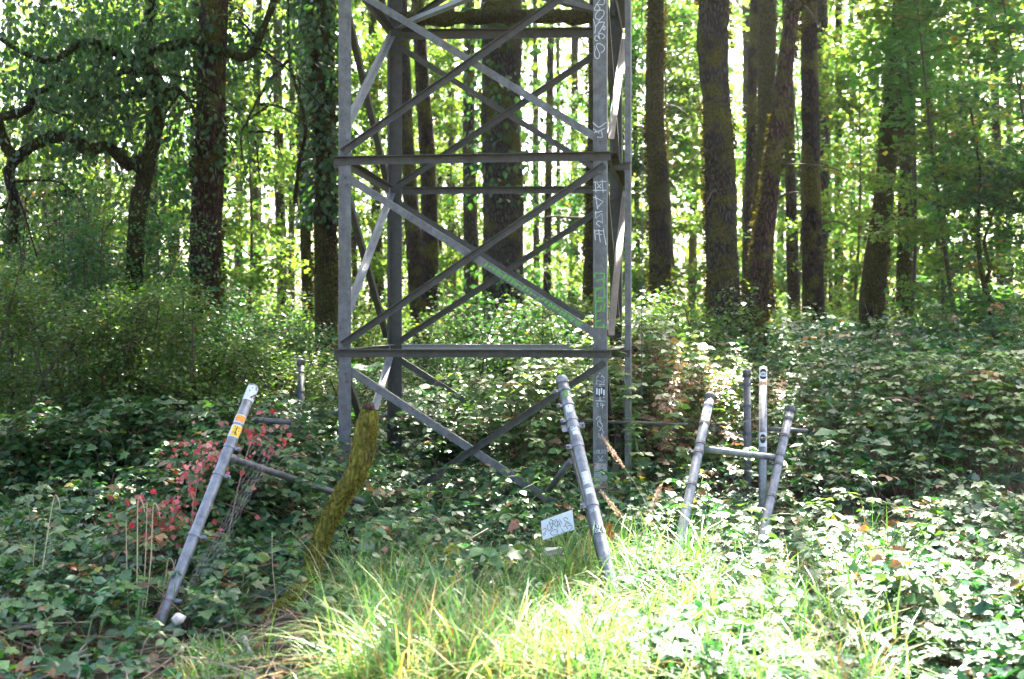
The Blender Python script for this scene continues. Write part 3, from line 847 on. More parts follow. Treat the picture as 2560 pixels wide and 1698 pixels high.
# saplings: (display px, Y, scale, proto, label)
sap = [
 (30, 17, 1.0, 2, 'leafy young tree at the left edge behind the crooked branches'),
 (180, 19, 1.0, 0, 'bright young tree behind the longest crooked branch at left'),
 (280, 24, 1.1, 2, 'pale young tree behind the twisted tree'),
 (430, 21, 1.0, 1, 'young tree filling the gap left of the reddish trunk'),
 (560, 18, .9, 0, 'light green young tree right of the reddish trunk'),
 (610, 25, 1.1, 2, 'airy young tree around the thin pale far trunk'),
 (840, 23, 1.0, 0, 'bright young tree between the left pair of tower legs'),
 (900, 32, 1.3, 2, 'sunlit young tree behind the dark back-left tower leg'),
 (1010, 27, 1.1, 0, 'sunlit young tree behind the trunks at the left inside the tower'),
 (1110, 35, 1.4, 2, 'bright young tree just left of the widest trunk inside the tower'),
 (1300, 30, .95, 1, 'young tree right of the widest trunk inside the tower'),
 (1400, 24, .9, 0, 'young tree behind the graffiti-covered tower leg'),
 (1470, 20, .95, 1, 'young tree filling the strip right beside the tower'),
 (1580, 20, 1.0, 0, 'pale young tree between the first two trunks right of the tower'),
 (1700, 22, 1.0, 2, 'young tree between the burl trunk and the dark upright trunk'),
 (1830, 27, 1.2, 1, 'young tree behind the leaning mossy trunk'),
 (1950, 21, 1.0, 0, 'green young tree right of the close pair of trunks'),
 (2010, 28, 1.2, 2, 'hazy young tree left of the slanting trunk'),
 (2170, 17, 1.0, 1, 'leafy young tree right of the two dark trunks'),
 (2250, 15, .95, 2, 'pale-leaved young tree near the right edge of the picture'),
 (2340, 14, 1.0, 1, 'dense young tree on the right edge of the picture'),
 (2220, 22, 1.2, 0, 'taller bright young tree behind the leafy ones at the right'),
]
for i, (x, Y, s_, k, lab) in enumerate(sap):
    X = (x * d - CX) / FPX * Y
    hz = min(1.15 * s_, (2.0 + .285 * Y) / 8.0 + .02)
    place(SAP[k], X, Y, rng.uniform(0, 6.28), (s_, s_, hz), lab, 'young trees filling the wood')
shr = [
 (520, 15, 1.0, 0, 'green shrub at the foot of the reddish trunk, right side'),
 (620, 17, 1.0, 1, 'sunlit shrub between the reddish and the ivy-clad trunks'),
 (700, 14, .75, 2, 'low shrub in front of the slender mossy trunk'),
 (850, 17, .9, 1, 'shrub behind the lower bay between the two left tower legs'),
 (960, 15, .75, 2, 'shrub low behind the tower beside the dark back-left leg'),
 (1060, 18, .95, 1, 'shrub at the foot of the speckled grey trunk'),
 (1150, 15, .95, 0, 'dense dark shrub hiding the foot of the widest trunk'),
 (1250, 16, .95, 1, 'pale shrub low in the bright gap inside the tower'),
 (1340, 14, .8, 2, 'shrub behind the lower right bay of the tower'),
 (1450, 17, 1.0, 1, 'light shrub between the right tower legs and the first trunk'),
 (1570, 13.5, .85, 0, 'shrub hiding the foot of the first trunk right of the tower'),
 (1640, 13, .95, 1, 'sunlit shrub covering the foot of the burl trunk'),
 (1700, 12.3, .7, 2, 'pale leafy shrub low between the burl and leaning trunks'),
 (1810, 17, .9, 1, 'shrub right of the leaning trunk foot'),
 (1900, 15, .7, 2, 'low shrub before the close pair of trunks'),
 (1960, 19, 1.0, 1, 'sunlit shrub between the close pair and the slanting trunk'),
 (2040, 14.5, .65, 0, 'low green shrub before the slanting trunk'),
 (2140, 16, .85, 1, 'shrub right of the two dark trunks'),
 (2230, 15, .9, 2, 'shrub around the forked thin stem at the right'),
 (2350, 13.5, .95, 0, 'shrub cut by the right edge of the picture'),
 (2080, 12.0, .46, 0, 'waist-high green shrub in shade, leftmost of the low ones at right'),
 (2180, 12.4, .52, 2, 'waist-high green shrub in shade, second of the low ones at right'),
 (2290, 11.8, .55, 0, 'waist-high green shrub in shade, nearest the right edge'),
]
for i, (x, Y, s_, k, lab) in enumerate(shr):
    X = (x * d - CX) / FPX * Y
    place(SHR[k], X, Y, rng.uniform(0, 6.28), (s_, s_, s_ * (.8 if s_ > .6 else 1)), lab, 'shrubs under the trees')
fine = [
 (-40, 10.0, 1.05, 0, 'fine-leaved bush cut by the left edge of the picture'),
 (60, 11.9, 1.32, 1, 'tall fine-leaved bush second from the left edge'),
 (165, 10.2, .86, 0, 'lower fine-leaved bush third from the left edge'),
 (240, 11.6, 1.22, 1, 'fine-leaved bush below the long crooked branch'),
 (325, 10.3, .88, 0, 'fine-leaved bush below the twisted tree'),
 (385, 11.4, .80, 1, 'tall fine-leaved bush just left of the reddish trunk'),
 (140, 13.2, 1.50, 0, 'tallest fine-leaved bush at the back of the left thicket'),
 (300, 13.4, 1.38, 1, 'tall olive bush behind the others, left of the twisted trunk foot'),
 (470, 10.6, .56, 0, 'short fine-leaved bush in front of the foot of the reddish trunk'),
 (550, 12.0, .78, 1, 'fine-leaved bush right of the foot of the reddish trunk'),
 (625, 11.2, .66, 0, 'small fine-leaved bush midway between reddish trunk and tower'),
 (700, 12.8, .72, 1, 'fine-leaved bush beside the left tower leg'),
 (765, 11.6, .52, 0, 'smallest fine-leaved bush, directly behind the left tower leg'),
]
for i, (x, Y, s_, k, lab) in enumerate(fine):
    X = (x * d - CX) / FPX * Y
    place(FINE[k], X, Y, rng.uniform(0, 6.28), (1.05, 1.05, s_), lab, 'fine-leaved bushes in the left thicket')

# bright maple foliage on the slanting trunk, forked thin stem at right, stump
def bright_spray():
    Y = 15.2
    root = empty('maple_sapling', tuple(at(2080 * d, 1100, Y)[:2]) + (0,))
    tag(root, 'slender maple with vivid green leaves in front of the slanting trunk top', 'young tree')
    mb = MB()
    b = Vector(root.location); c = curve3([b, at(2110 * d, 700, Y), at(2110 * d, 350, Y), at(2085 * d, 60, Y), at(2080 * d, -60, Y)], 6)
    mb.tube(c, list(np.linspace(.03, .008, len(c))), 6, False)
    L_ = Leaves()
    for (x, y) in [(2030, 60), (2080, 100), (2120, 60), (2060, 150), (2110, 160), (2150, 120), (2020, 180), (2070, 210), (2125, 220), (2090, 30), (2040, 110), (2160, 180), (2080, 260), (2010, 130)]:
        e = at(x * d, y * d, Y + rng.normal() * .3); a = c[int(rng.integers(8, len(c)))]
        L2 = curve3([a, (a + e) / 2 + Vector((0, 0, .05)), e], 3); mb.tube(L2, list(np.linspace(.01, .003, len(L2))), 4, False)
        n = 110
        q = np.array(e) + rng.normal(size=(n, 3)) * np.array([.16, .2, .12])
        Dv = rng.normal(size=(n, 3)); Dv[:, 2] = Dv[:, 2] * .3 - .2
        L_.add(q, Dv, rng.normal(size=(n, 3)) * .3 + np.array([0, 0, 1]), rng.uniform(.06, .12, n), palette(n, [(.06, .20, .03), (.08, .23, .03)], .2), T_MAPLE)
    mb.build('trunk', M_TWIG, root, smooth=True)
    L_.build('foliage', M_LEAF, root)
bright_spray()
def forked():
    Y = 14.2
    root = empty('forked_sapling', tuple(at(2312 * d, 1100, Y)[:2]) + (0,))
    tag(root, 'thin dark forked stem rising beside the broken reddish stump at the right', 'young tree')
    mb = MB(); P = lambda x, y: at(x * d, y * d, Y)
    b = Vector((root.location.x, Y, 0))
    mb.tube(curve3([b, P(2300, 800), P(2290, 730), P(2268, 640), P(2262, 600), P(2258, 520), P(2262, 400), P(2240, 250)], 5), list(np.linspace(.05, .012, 36)), 8, False, .08, 3)
    mb.tube(curve3([P(2270, 660), P(2285, 620), P(2272, 560), P(2290, 500), P(2310, 420)], 5), list(np.linspace(.03, .008, 21)), 6, False, .08, 4)
    mb.build('trunk', M_BARK, root, smooth=True)
    L_ = Leaves()
    for (x, y) in [(2240, 250), (2262, 400), (2310, 420), (2300, 520), (2240, 480), (2330, 600), (2220, 340), (2340, 480), (2200, 600), (2350, 350)]:
        n = 150
        q = np.array(P(x, y)) + rng.normal(size=(n, 3)) * np.array([.2, .25, .2])
        L_.add(q, rand_dir(n), rand_dir(n) * .6 + np.array([0, 0, 1]), rng.uniform(.05, .09, n), palette(n, GREEN_DK, .3), T_OVAL)
    L_.build('foliage', M_LEAF, root)
    r2 = empty('broken_stump', tuple(at(2335 * d, 1100, 14.0)[:2]) + (0,))
    tag(r2, 'short broken stump of reddish rotten wood at the right edge of the wood', 'stump')
    m2 = MB(); b = at(2338 * d, 1300, 14.0); b.z = -.1
    t_ = at(2325 * d, 770 * d, 14.0)
    pts = [b, (b + t_) / 2, t_]
    m2.tube(curve3(pts, 8), list(np.linspace(.13, .095, 17)), 14, True, .12, 9)
    for k in range(7):
        a = t_ + Vector((math.cos(k) * .07, math.sin(k) * .07, -.05)); m2.tube([a, a + Vector((0, 0, .1 + .1 * (k % 3)))], [.03, .004], 5, True)
    m2.build('wood', bark_mat('bark_rotten', (0.06, 0.025, 0.018), (0.30, 0.13, 0.09), moss_amt=0.1), r2, smooth=True)
forked()

# ------------------------------------------------------------------ far wood (one mass)
def far_wood():
    L_ = Leaves()
    nC = 2000
    y = rng.uniform(38, 85, nC); x = rng.uniform(-.62, .62, nC) * y
    top = EYE + .33 * y
    z = rng.random(nC) ** 1.35 * top
    px = CX + FPX * x / y; py = HY - (z - EYE) / y * FPX
    # clearing where the sky shows
    gap = np.exp(-(((px - 1390) / 110) ** 2 + ((py - 330) / 190) ** 2)) + .8 * np.exp(-(((px - 690) / 60) ** 2 + ((py - 560) / 170) ** 2)) + .8 * np.exp(-(((px - 1580) / 70) ** 2 + ((py - 260) / 200) ** 2)) + .5 * np.exp(-(((px - 1960) / 300) ** 2 + ((py - 60) / 140) ** 2))
    keep = rng.random(nC) > gap * 1.1
    C = np.stack([x, y, z], 1)[keep]
    for c in C:
        n = 48
        q = c + rng.normal(size=(n, 3)) * np.array([1.15, 1.15, .8])
        q[:, 2] = np.maximum(q[:, 2], .1)
        L_.add(q, rand_dir(n), rand_dir(n) * .6 + np.array([0, 0, 1]), rng.uniform(.22, .48, n), palette(n, GREEN_YL, .35), T_DIA, 1.2)
    o = L_.build('far_woodland', M_FAR)
    tag(o, 'bright blurred mass of leaves closing the back of the wood', 'woodland', kind='stuff')
far_wood()

# ------------------------------------------------------------------ low cover
def cover_h(x, y):
    h = 0.24 + .30 * sstep(y, 7.4, 9.3) * sstep(-x, .5, 1.8) + .22 * sstep(y, 8.0, 9.6) * sstep(-x, -.9, .6) * sstep(x, -.9, -.3)
    h = h + .35 * sstep(y, 9.5, 12.5)
    h = h + .82 * sstep(y, 8.7, 10.4) * sstep(x, 1.9, 3.2) + .18 * sstep(y, 8, 9.5) * sstep(x, .2, 1.0)
    h = h + .13 * np.exp(-((x + .2) / 1.3) ** 4 - ((y - 8.4) / .7) ** 4)
    h = h + .07 * np.sin(x * 3.1 + y * 1.3) + .06 * np.sin(y * 4.3 - x * 2.1) + .05 * np.sin(x * 7.7 + 1) * np.sin(y * 6.1)
    hollow = np.exp(-(((x - 2.55) / .55) ** 2 + ((y - 8.35) / .35) ** 2))
    h = h - .38 * hollow
    litter = (1 - sstep(y, 5.40, 5.75)) * (1 - sstep(x, -1.2, -.6))     # bare strip at lower left
    h = h * (1 - .75 * litter)
    pq = CX + FPX * x / np.maximum(y, 1)
    h = h * (1 - .9 * np.exp(-(((pq - 415) / 60) ** 4 + ((y - 5.75) / .6) ** 4)))
    h = h * (1 - .95 * np.exp(-(((pq - 680) / 100) ** 4 + ((y - 5.85) / .75) ** 4)))
    h = h * (1 - .6 * np.exp(-(((pq - 1535) / 70) ** 4 + ((y - 6.2) / .5) ** 4)))
    h = h * (1 - .75 * np.exp(-(((pq - 1715) / 75) ** 4 + ((y - 7.3) / .6) ** 4)))
    h = h * (1 - .75 * np.exp(-(((pq - 1915) / 60) ** 4 + ((y - 7.6) / .5) ** 4)))
    h = h * (1 - .5 * np.exp(-(((pq - 1400) / 75) ** 4 + ((y - 6.5) / .5) ** 4)))
    return np.maximum(h, .04)

def bramble_cover():
    L_ = Leaves()
    n = 40000
    u = rng.random(n)
    y = 4.6 * (22 / 4.6) ** u
    x = rng.uniform(-.58, .58, n) * y + rng.normal(size=n) * .2
    h = cover_h(x, y)
    z = ground_z(x, y) + h * (1 - np.minimum(rng.exponential(.34, n), .95)) + rng.normal(size=n) * .03
    litter = (1 - sstep(y, 5.40, 5.75)) * (1 - sstep(x, -1.2, -.6))
    px_ = CX + FPX * x / y
    grassy = sstep(px_, 620, 760) * (1 - sstep(px_, 1560, 1800)) * (1 - sstep(y, 6.2, 6.9))
    clear = .95 * np.exp(-(((px_ - 665) / 90) ** 4 + ((y - 5.9) / .52) ** 4)) + .95 * np.exp(-(((px_ - 1395) / 60) ** 4 + ((y - 6.5) / .4) ** 4))
    keep = rng.random(n) > .8 * litter + .58 * grassy + .32 * grassy * (1 - sstep(y, 5.5, 5.9)) + .8 * clear
    keep &= rng.random(n) > .8 * np.exp(-(((px_ - 1715) / 60) ** 4 + ((y - 7.25) / .5) ** 4)) + .8 * np.exp(-(((px_ - 1912) / 50) ** 4 + ((y - 7.5) / .5) ** 4))
    keep &= rng.random(n) > 1.1 * np.exp(-(((px_ - 408) / 45) ** 4 + ((y - 5.75) / .5) ** 4))
    x, y, z = x[keep], y[keep], z[keep]; n = len(x)
    size = np.clip(rng.lognormal(-3.15, .38, n), .016, .10) * (1 + .5 * sstep(y, 7, 16))
    big = rng.random(n) < .15; size[big] *= 1.3
    lit = lit_ground(x, y)
    az = rng.uniform(0, 2 * np.pi, n)
    base_c = palette(n, [(0.020, 0.105, 0.042), (0.030, 0.125, 0.042), (0.052, 0.15, 0.038), (0.016, 0.08, 0.036)], .42, BROWNS + YEL, .045)
    tiltv = rng.normal(size=(n, 3)) * .38 + np.array([0, -.12, 1.0])
    k = rng.integers(3, 6, n); kind_ = np.clip(rng.random(n) * .7 + .3 * (.5 + .5 * np.sin(x * 4.1 + 2 * np.sin(y * 3.3))), 0, 1)
    for j in range(5):
        m = j < k
        spread = np.where(k == 3, 1.15, 0.95)
        a = az + (j - (k - 1) / 2.0) * spread
        Dv = np.stack([np.cos(a), np.sin(a), np.full(n, -.12) + rng.normal(size=n) * .15], 1)
        P = np.stack([x, y, z], 1) + Dv * size[:, None] * .25
        sz = size * np.where(j == (k - 1) // 2, 1.1, .9)
        c = base_c * rng.uniform(.85, 1.15, (n, 1))
        for tm, wd, sc_, mm in ((T_OVAL, 1.15, 1.0, m & (kind_ < .62)), (T_LONG, 1.9, 1.25, m & (kind_ >= .62) & (kind_ < .84)), (T_MAPLE, 1.0, .95, m & (kind_ >= .84))):
            L_.add(P[mm], Dv[mm], tiltv[mm] + rng.normal(size=(mm.sum(), 3)) * .22, sz[mm] * sc_, c[mm], tm, wd)
    sp = MB()
    for _ in range(620):
        yy = 5.3 * (14 / 5.3) ** rng.random(); xx = rng.uniform(-.5, .5) * yy
        pp = CX + FPX * xx / yy
        if yy < 7.4 and (330 < pp < 500 or 560 < pp < 800 or 1450 < pp < 1600 or 1280 < pp < 1480 or 1640 < pp < 1760): continue
        hh = float(cover_h(xx, yy)) if yy > 5.8 or xx > -.6 else .1
        a = Vector((xx, yy, hh * .4)); ang = rng.uniform(0, 6.28); l = rng.uniform(.2, .55) * (1 if yy > 6.2 else .6)
        e = a + Vector((math.cos(ang) * l, math.sin(ang) * l * .7, hh * .6 + l * rng.uniform(.1, .6)))
        m = (a + e) / 2 + Vector((0, 0, l * .35)); c = curve3([a, m, e, e + Vector((math.cos(ang) * .08, math.sin(ang) * .06, -.08))], 4)
        sp.tube(c, list(np.linspace(.0032, .0012, len(c))), 4, False)
        k_ = rng.integers(4, 10); P0 = np.array([tuple(c[int(v)]) for v in rng.integers(4, len(c), k_)]) + rng.normal(size=(k_, 3)) * .015
        a_ = rng.uniform(0, 6.28, k_); s1 = rng.uniform(.035, .075) * rng.uniform(.8, 1.2, k_)
        cc = palette(k_, [(.035, .12, .035), (.06, .15, .04), (.09, .17, .045)], .2, BROWNS + YEL, .06)
        if rng.random() < .025: cc = palette(k_, [(.35, .16, .08), (.30, .08, .05)], .25)
        for j in range(3):
            aa = a_ + (j - 1) * 1.15; Dv = np.stack([np.cos(aa), np.sin(aa), np.full(k_, -.25)], 1)
            L_.add(P0 + Dv * .012, Dv, rng.normal(size=(k_, 3)) * .4 + np.array([0, -.15, 1.0]), s1 * (1.1 if j == 1 else .9), cc, T_OVAL, 1.2)
    tag(sp.build('arching_stems', M_CANEG), 'thin green stems arching out of the low leaves', 'stems', kind='stuff')
    o = L_.build('bramble_ground_cover', M_BRAM)
    tag(o, 'low tangle of bramble and nettle leaves covering the ground', 'ground cover', kind='stuff')
    L2 = Leaves(); n2 = 2000
    y2 = 5.0 * (9.5 / 5.0) ** rng.random(n2); x2 = rng.uniform(-.5, .5, n2) * y2
    k2 = rng.random(n2) < np.where(x2 < -.8, 1.0, .35)
    p2 = CX + FPX * x2 / y2; k2 &= rng.random(n2) > np.exp(-(((p2 - 670) / 110) ** 4 + ((y2 - 5.9) / .6) ** 4)) + np.exp(-(((p2 - 1395) / 75) ** 4 + ((y2 - 6.4) / .5) ** 4)) + np.exp(-(((p2 - 415) / 70) ** 4 + ((y2 - 5.7) / .6) ** 4))
    x2, y2 = x2[k2], y2[k2]; n2 = len(x2)
    z2 = ground_z(x2, y2) + cover_h(x2, y2) * rng.uniform(.6, 1.35, n2) + .02
    Dm = rng.normal(size=(n2, 3)); Dm[:, 2] = -.35
    L2.add(np.stack([x2, y2, z2], 1), Dm, rng.normal(size=(n2, 3)) * .3 + np.array([0, -.25, 1.0]), rng.uniform(.04, .095, n2), palette(n2, [(.035, .11, .025), (.055, .14, .028), (.08, .16, .035)], .3, YEL, .04), T_MAPLE)
    o3 = L2.build('weed_cover', M_BRAM); tag(o3, 'lobed weed leaves scattered among the brambles', 'weeds', kind='stuff')
    # stems under the leaves
    mb = MB()
    for _ in range(1500):
        yy = 4.9 * (13 / 4.9) ** rng.random(); xx = rng.uniform(-.5, .5) * yy
        hh = float(cover_h(xx, yy)); g = float(ground_z(xx, yy))
        a = Vector((xx, yy, g - .02)); e = a + Vector((rng.normal() * .25, rng.normal() * .25, hh * rng.uniform(.7, 1.25)))
        m = (a + e) / 2 + Vector((rng.normal() * .05, rng.normal() * .05, .12 * hh))
        mb.tube([a, m, e], [.0035, .003, .0015], 4, False)
    o2 = mb.build('bramble_stems', M_CANE)
    tag(o2, 'thin brown stems tangled under the low leaves', 'stems', kind='stuff')
bramble_cover()

def litter():
    L_ = Leaves()
    n = 9000
    y = 4.6 * (10 / 4.6) ** rng.random(n); x = rng.uniform(-.55, .55, n) * y
    z = ground_z(x, y) + rng.uniform(.0, .05, n)
    L_.add(np.stack([x, y, z], 1), rng.normal(size=(n, 3)) * np.array([1, 1, .2]), rng.normal(size=(n, 3)) * .4 + np.array([0, 0, 1]), rng.uniform(.03, .09, n),
           palette(n, [(.16, .085, .05), (.24, .15, .09), (.10, .06, .035), (.32, .22, .15)], .35), T_DIA)
    o = L_.build('leaf_litter', M_DRY); tag(o, 'brown dead leaves scattered over the soil', 'leaf litter', kind='stuff')
    mb = MB()
    for _ in range(420):
        yy = rng.uniform(4.7, 7.2); xx = rng.uniform(-.5, -.12) * yy if rng.random() < .7 else rng.uniform(-.1, .5) * yy
        g = float(ground_z(xx, yy)); a = Vector((xx, yy, g + rng.uniform(.01, .05))); ang = rng.uniform(0, 3.14); l = rng.uniform(.15, .8)
        e = a + Vector((math.cos(ang) * l, math.sin(ang) * l * .8, rng.uniform(0, .12))); m = (a + e) / 2 + Vector((rng.normal() * .04, rng.normal() * .04, .03))
        mb.tube(curve3([a, m, e], 3), list(np.linspace(rng.uniform(.002, .006), .0015, 7)), 4, False)
    o = mb.build('dead_twigs', M_DEADW); tag(o, 'dead twigs and dry stems strewn on the ground', 'twigs', kind='stuff')
litter()

# ------------------------------------------------------------------ grass
def blades(bases, dirs, length, width, col, droop, nseg=5):
    """returns V,F,C for curved blades"""
    n = len(bases); t = np.linspace(0, 1, nseg + 1)
    a = nrmz(dirs * np.array([1, 1, 0]) + 1e-6)
    side = np.stack([-a[:, 1], a[:, 0], np.zeros(n)], 1)
    tw = rng.normal(size=(n, 1)) * .6
    up = np.array([0, 0, 1.0])
    hor = (droop[:, None] * t[None] ** 2.0) * length[:, None]
    ver = (t[None] * (1 - .55 * droop[:, None] * t[None] ** 1.6)) * length[:, None]
    P = bases[:, None] + hor[:, :, None] * a[:, None] + ver[:, :, None] * up
    w = width[:, None] * (1 - t[None] ** 2.2) * .5 + .0003
    sd_ = side[:, None] + a[:, None] * tw[:, :, None] * .5
    Lv = P - sd_ * w[:, :, None]; Rv = P + sd_ * w[:, :, None]
    V = np.stack([Lv, Rv], 2).reshape(n, -1, 3)
    k = 2 * (nseg + 1)
    f = np.array([(2 * i, 2 * i + 1, 2 * i + 3, 2 * i + 2) for i in range(nseg)])
    F_ = (np.arange(n)[:, None, None] * k + f[None]).reshape(-1, 4)
    return V.reshape(-1, 3), F_, np.repeat(col, k, axis=0)

def grass():
    T = []
    for _ in range(3300):
        # centre/right foreground
        yy = 4.5 * (7.6 / 4.5) ** rng.random(); px = rng.uniform(680, 2250); xx = (px - CX) / FPX * yy
        py = HY + EYE * FPX / yy
        w = 1.0 if px < 1500 else (.42 if px < 1850 else .25)
        if px < 1050 and py < 1600: w *= .6
        if yy > 6.9 and not (1380 < px < 1850 or px < 1000): w *= .25
        if px < 860: w *= .12 if px > 770 else .0
        if px < 1350 and yy > 6.5: w *= .3
        if 1330 < px < 1600 and 5.6 < yy < 6.6: w *= .25
        if 1620 < px < 1960 and yy > 6.6: w *= .3
        if rng.random() < w: T.append((xx, yy, 1.0))
    for _ in range(130):
        yy = rng.uniform(5.2, 8.5); xx = rng.uniform(-.45, .45) * yy; T.append((xx, yy, .7))
    for _ in range(60):
        yy = rng.uniform(4.95, 5.5); xx = (rng.uniform(460, 600) - CX) / FPX * yy; T.append((xx, yy, .45))
    for _ in range(60):
        yy = rng.uniform(6.6, 7.6); xx = (rng.uniform(1380, 1800) - CX) / FPX * yy; T.append((xx, yy, 1.1))
    B, Dr, Ln, W, C, Dp = [], [], [], [], [], []
    for (x, y, s_) in T:
        n = int(rng.integers(5, 12)); ang = rng.uniform(0, 6.28, n)
        B.append(np.stack([x + rng.normal(size=n) * .03, y + rng.normal(size=n) * .03, np.full(n, float(ground_z(x, y)))], 1))
        Dr.append(np.stack([np.cos(ang), np.sin(ang), np.zeros(n)], 1))
        Ln.append(rng.uniform(.20, .62, n) * s_ * rng.uniform(.6, 1.15)); W.append(rng.uniform(.003, .012, n)); Dp.append(rng.uniform(.2, 1.25, n))
        C.append(palette(n, [(.10, .24, .05), (.15, .29, .07), (.06, .17, .035), (.24, .35, .13)], .25, [(.50, .36, .17), (.44, .26, .10), (.35, .18, .08)], .22 if y < 5.6 and x < .3 else .12))
    V, F_, Cc = blades(np.concatenate(B), np.concatenate(Dr), np.concatenate(Ln), np.concatenate(W), np.concatenate(C), np.concatenate(Dp))
    o = link('grass', np_mesh('grass', V, [F_], Cc), M_GRASS); tag(o, 'long arching green grass in the sunlit foreground', 'grass', kind='stuff')
grass()

# ------------------------------------------------------------------ lattice tower
FLc = Vector(((846 - CX) / FPX * 8.82, 8.82, 0)); FRc = Vector(((1517 - CX) / FPX * 8.57, 8.57, 0))
BLc = Vector(((974 - CX) / FPX * 10.82, 10.82, 0)); BRc = Vector(((1556 - CX) / FPX * 10.72, 10.72, 0))
Z1, Z2, Z3, Z0 = 1.405, 2.878, 4.351, -0.07
tower = empty('lattice_tower', tuple((FLc + FRc + BLc + BRc) / 4)); tower.location.z = 0
tag(tower, 'grey steel lattice tower on four angle legs, graffiti on its front right leg', 'lattice tower')
uF = (FRc - FLc).normalized(); uB = (BRc - BLc).normalized(); uL = (BLc - FLc).normalized(); uR = (BRc - FRc).normalized()
UP = Vector((0, 0, 1)); TOPZ = 7.0
nF = Vector((uF.y, -uF.x, 0)); nBk = -Vector((uB.y, -uB.x, 0)); nL = Vector((-uL.y, uL.x, 0)); nR = Vector((uR.y, -uR.x, 0))
def zz(p, z): return Vector((p.x, p.y, z))
def part(name, fn, mat=M_STEEL, smooth=False, parent=None):
    mb = MB(); fn(mb)
    return mb.build(name, mat, parent or tower, smooth, local=tower.location)
LW = .100
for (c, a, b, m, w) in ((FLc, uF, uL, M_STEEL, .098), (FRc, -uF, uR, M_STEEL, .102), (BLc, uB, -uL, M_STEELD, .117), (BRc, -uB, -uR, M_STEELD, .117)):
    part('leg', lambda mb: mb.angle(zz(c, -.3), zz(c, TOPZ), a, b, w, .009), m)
def member(name, p0, p1, inpl, out, w, off, mat, wb=None):
    """angle with heel line p0-p1; flat flange along inpl (in the face), other along out; shifted by off."""
    dd = (p1 - p0).normalized(); ip = (inpl - dd * inpl.dot(dd)).normalized()
    oo = (out - dd * out.dot(dd)).normalized()
    part(name, lambda mb: mb.angle(p0 + off, p1 + off, ip, oo, w, .006, wb or w), mat)
OV = .035
def lerp(a, b, t): return a + (b - a) * t
for z in (Z1, Z2, Z3):
    a, b = zz(FLc, z) - uF * OV, zz(FRc, z) + uF * .03
    member('horizontal_beam', a, b, -UP, nF, .062, nF * .003, M_STEELD)
    a, b = zz(BLc, z), zz(BRc, z)
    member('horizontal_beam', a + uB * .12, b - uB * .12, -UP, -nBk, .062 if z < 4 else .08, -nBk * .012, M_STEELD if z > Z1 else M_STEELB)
    member('horizontal_beam', zz(FLc, z) + uL * .11, zz(BLc, z) - uL * .13, -UP, -nL, .062, -nL * .012, M_STEELD)
    member('horizontal_beam', zz(FRc, z) + uR * .06, zz(BRc, z) - uR * .06, -UP, nR, .070, nR * .003, M_BARKM if z == Z2 else M_STEELD)
for (za, zb) in ((Z0, Z1), (Z1, Z2), (Z2, Z3), (Z3, Z3 + 1.47)):
    # front: '/' outside, '\' inside
    e0, e1 = zz(FLc, za + .055) + uF * .02, zz(FRc, zb - .075) - uF * .03
    member('diagonal_brace', e0, e1, -UP, nF, .052, nF * .0035, M_STEELD, .04)
    e0, e1 = zz(FLc, zb - .10) + uF * .03, zz(FRc, za + .11) - uF * .02
    member('diagonal_brace', e0, e1, -UP, -nF, .056, -nF * .0125, M_STEEL, .05)
    # back
    e0, e1 = zz(BLc, za + .04) + uB * .07, zz(BRc, zb - .10) - uB * .08
    member('diagonal_brace', e0, e1, -UP, -nBk, .055, -nBk * .012, M_STEELD)
    e0, e1 = zz(BLc, zb - .10) + uB * .07, zz(BRc, za + .10) - uB * .08
    member('diagonal_brace', e0, e1, -UP, nBk, .055, nBk * .003, M_STEELD)
    # left side: strip coloured sky-bright from back top to front bottom, dark one the other way
    e0, e1 = zz(BLc, zb - .06) - uL * .04, zz(FLc, za + .17) + uL * .03
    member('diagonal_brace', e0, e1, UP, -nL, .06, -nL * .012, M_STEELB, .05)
    e0, e1 = zz(FLc, zb - .02) + uL * .06, zz(BLc, za + .06) - uL * .03
    member('diagonal_brace', e0, e1, UP, nL, .055, nL * .003, M_STEELD, .05)
    # right side
    e0, e1 = zz(BRc, zb - .06) - uR * .04, zz(FRc, za + .10) + uR * .04
    member('diagonal_brace', e0, e1, UP, nR, .055, nR * .003, M_STEELD, .05)
    e0, e1 = zz(FRc, zb - .06) + uR * .05, zz(BRc, za + .10) - uR * .05
    member('diagonal_brace', e0, e1, UP, -nR, .055, -nR * .012, M_STEELD, .05)
# plan bracing at the upper level
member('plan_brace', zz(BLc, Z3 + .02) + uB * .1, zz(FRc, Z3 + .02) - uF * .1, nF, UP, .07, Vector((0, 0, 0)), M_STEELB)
member('plan_brace', zz(FLc, Z3 + .10) + uF * .1, zz(BRc, Z3 + .10) - uB * .1, nF, UP, .07, Vector((0, 0, 0)), M_STEELD)
# bolts and end stubs
for c, s_ in ((FLc, 1), (FRc, -1)):
    for z in (Z1 - .19, Z1 + .07, Z2 - .15, Z2 + .08, Z3 - .12):
        for p, r_ in ((zz(c, z) + uF * (s_ * .05), .013), (zz(c, z - .06 if z < Z2 else z + .05) + uF * (s_ * .062), .011)):
            part('bolt_head', lambda mb: mb.tube([p - nF * .001, p + nF * .013], r_, 6), M_GALVD)
for z in (Z1, Z2):
    a = zz(FLc, z - .025) - uF * .034 + nF * .002
    part('gusset_plate', lambda mb: mb.box(a + Vector((0, 0, -.06)), uF * .034, uL * .012, UP * .05), M_STEELD)
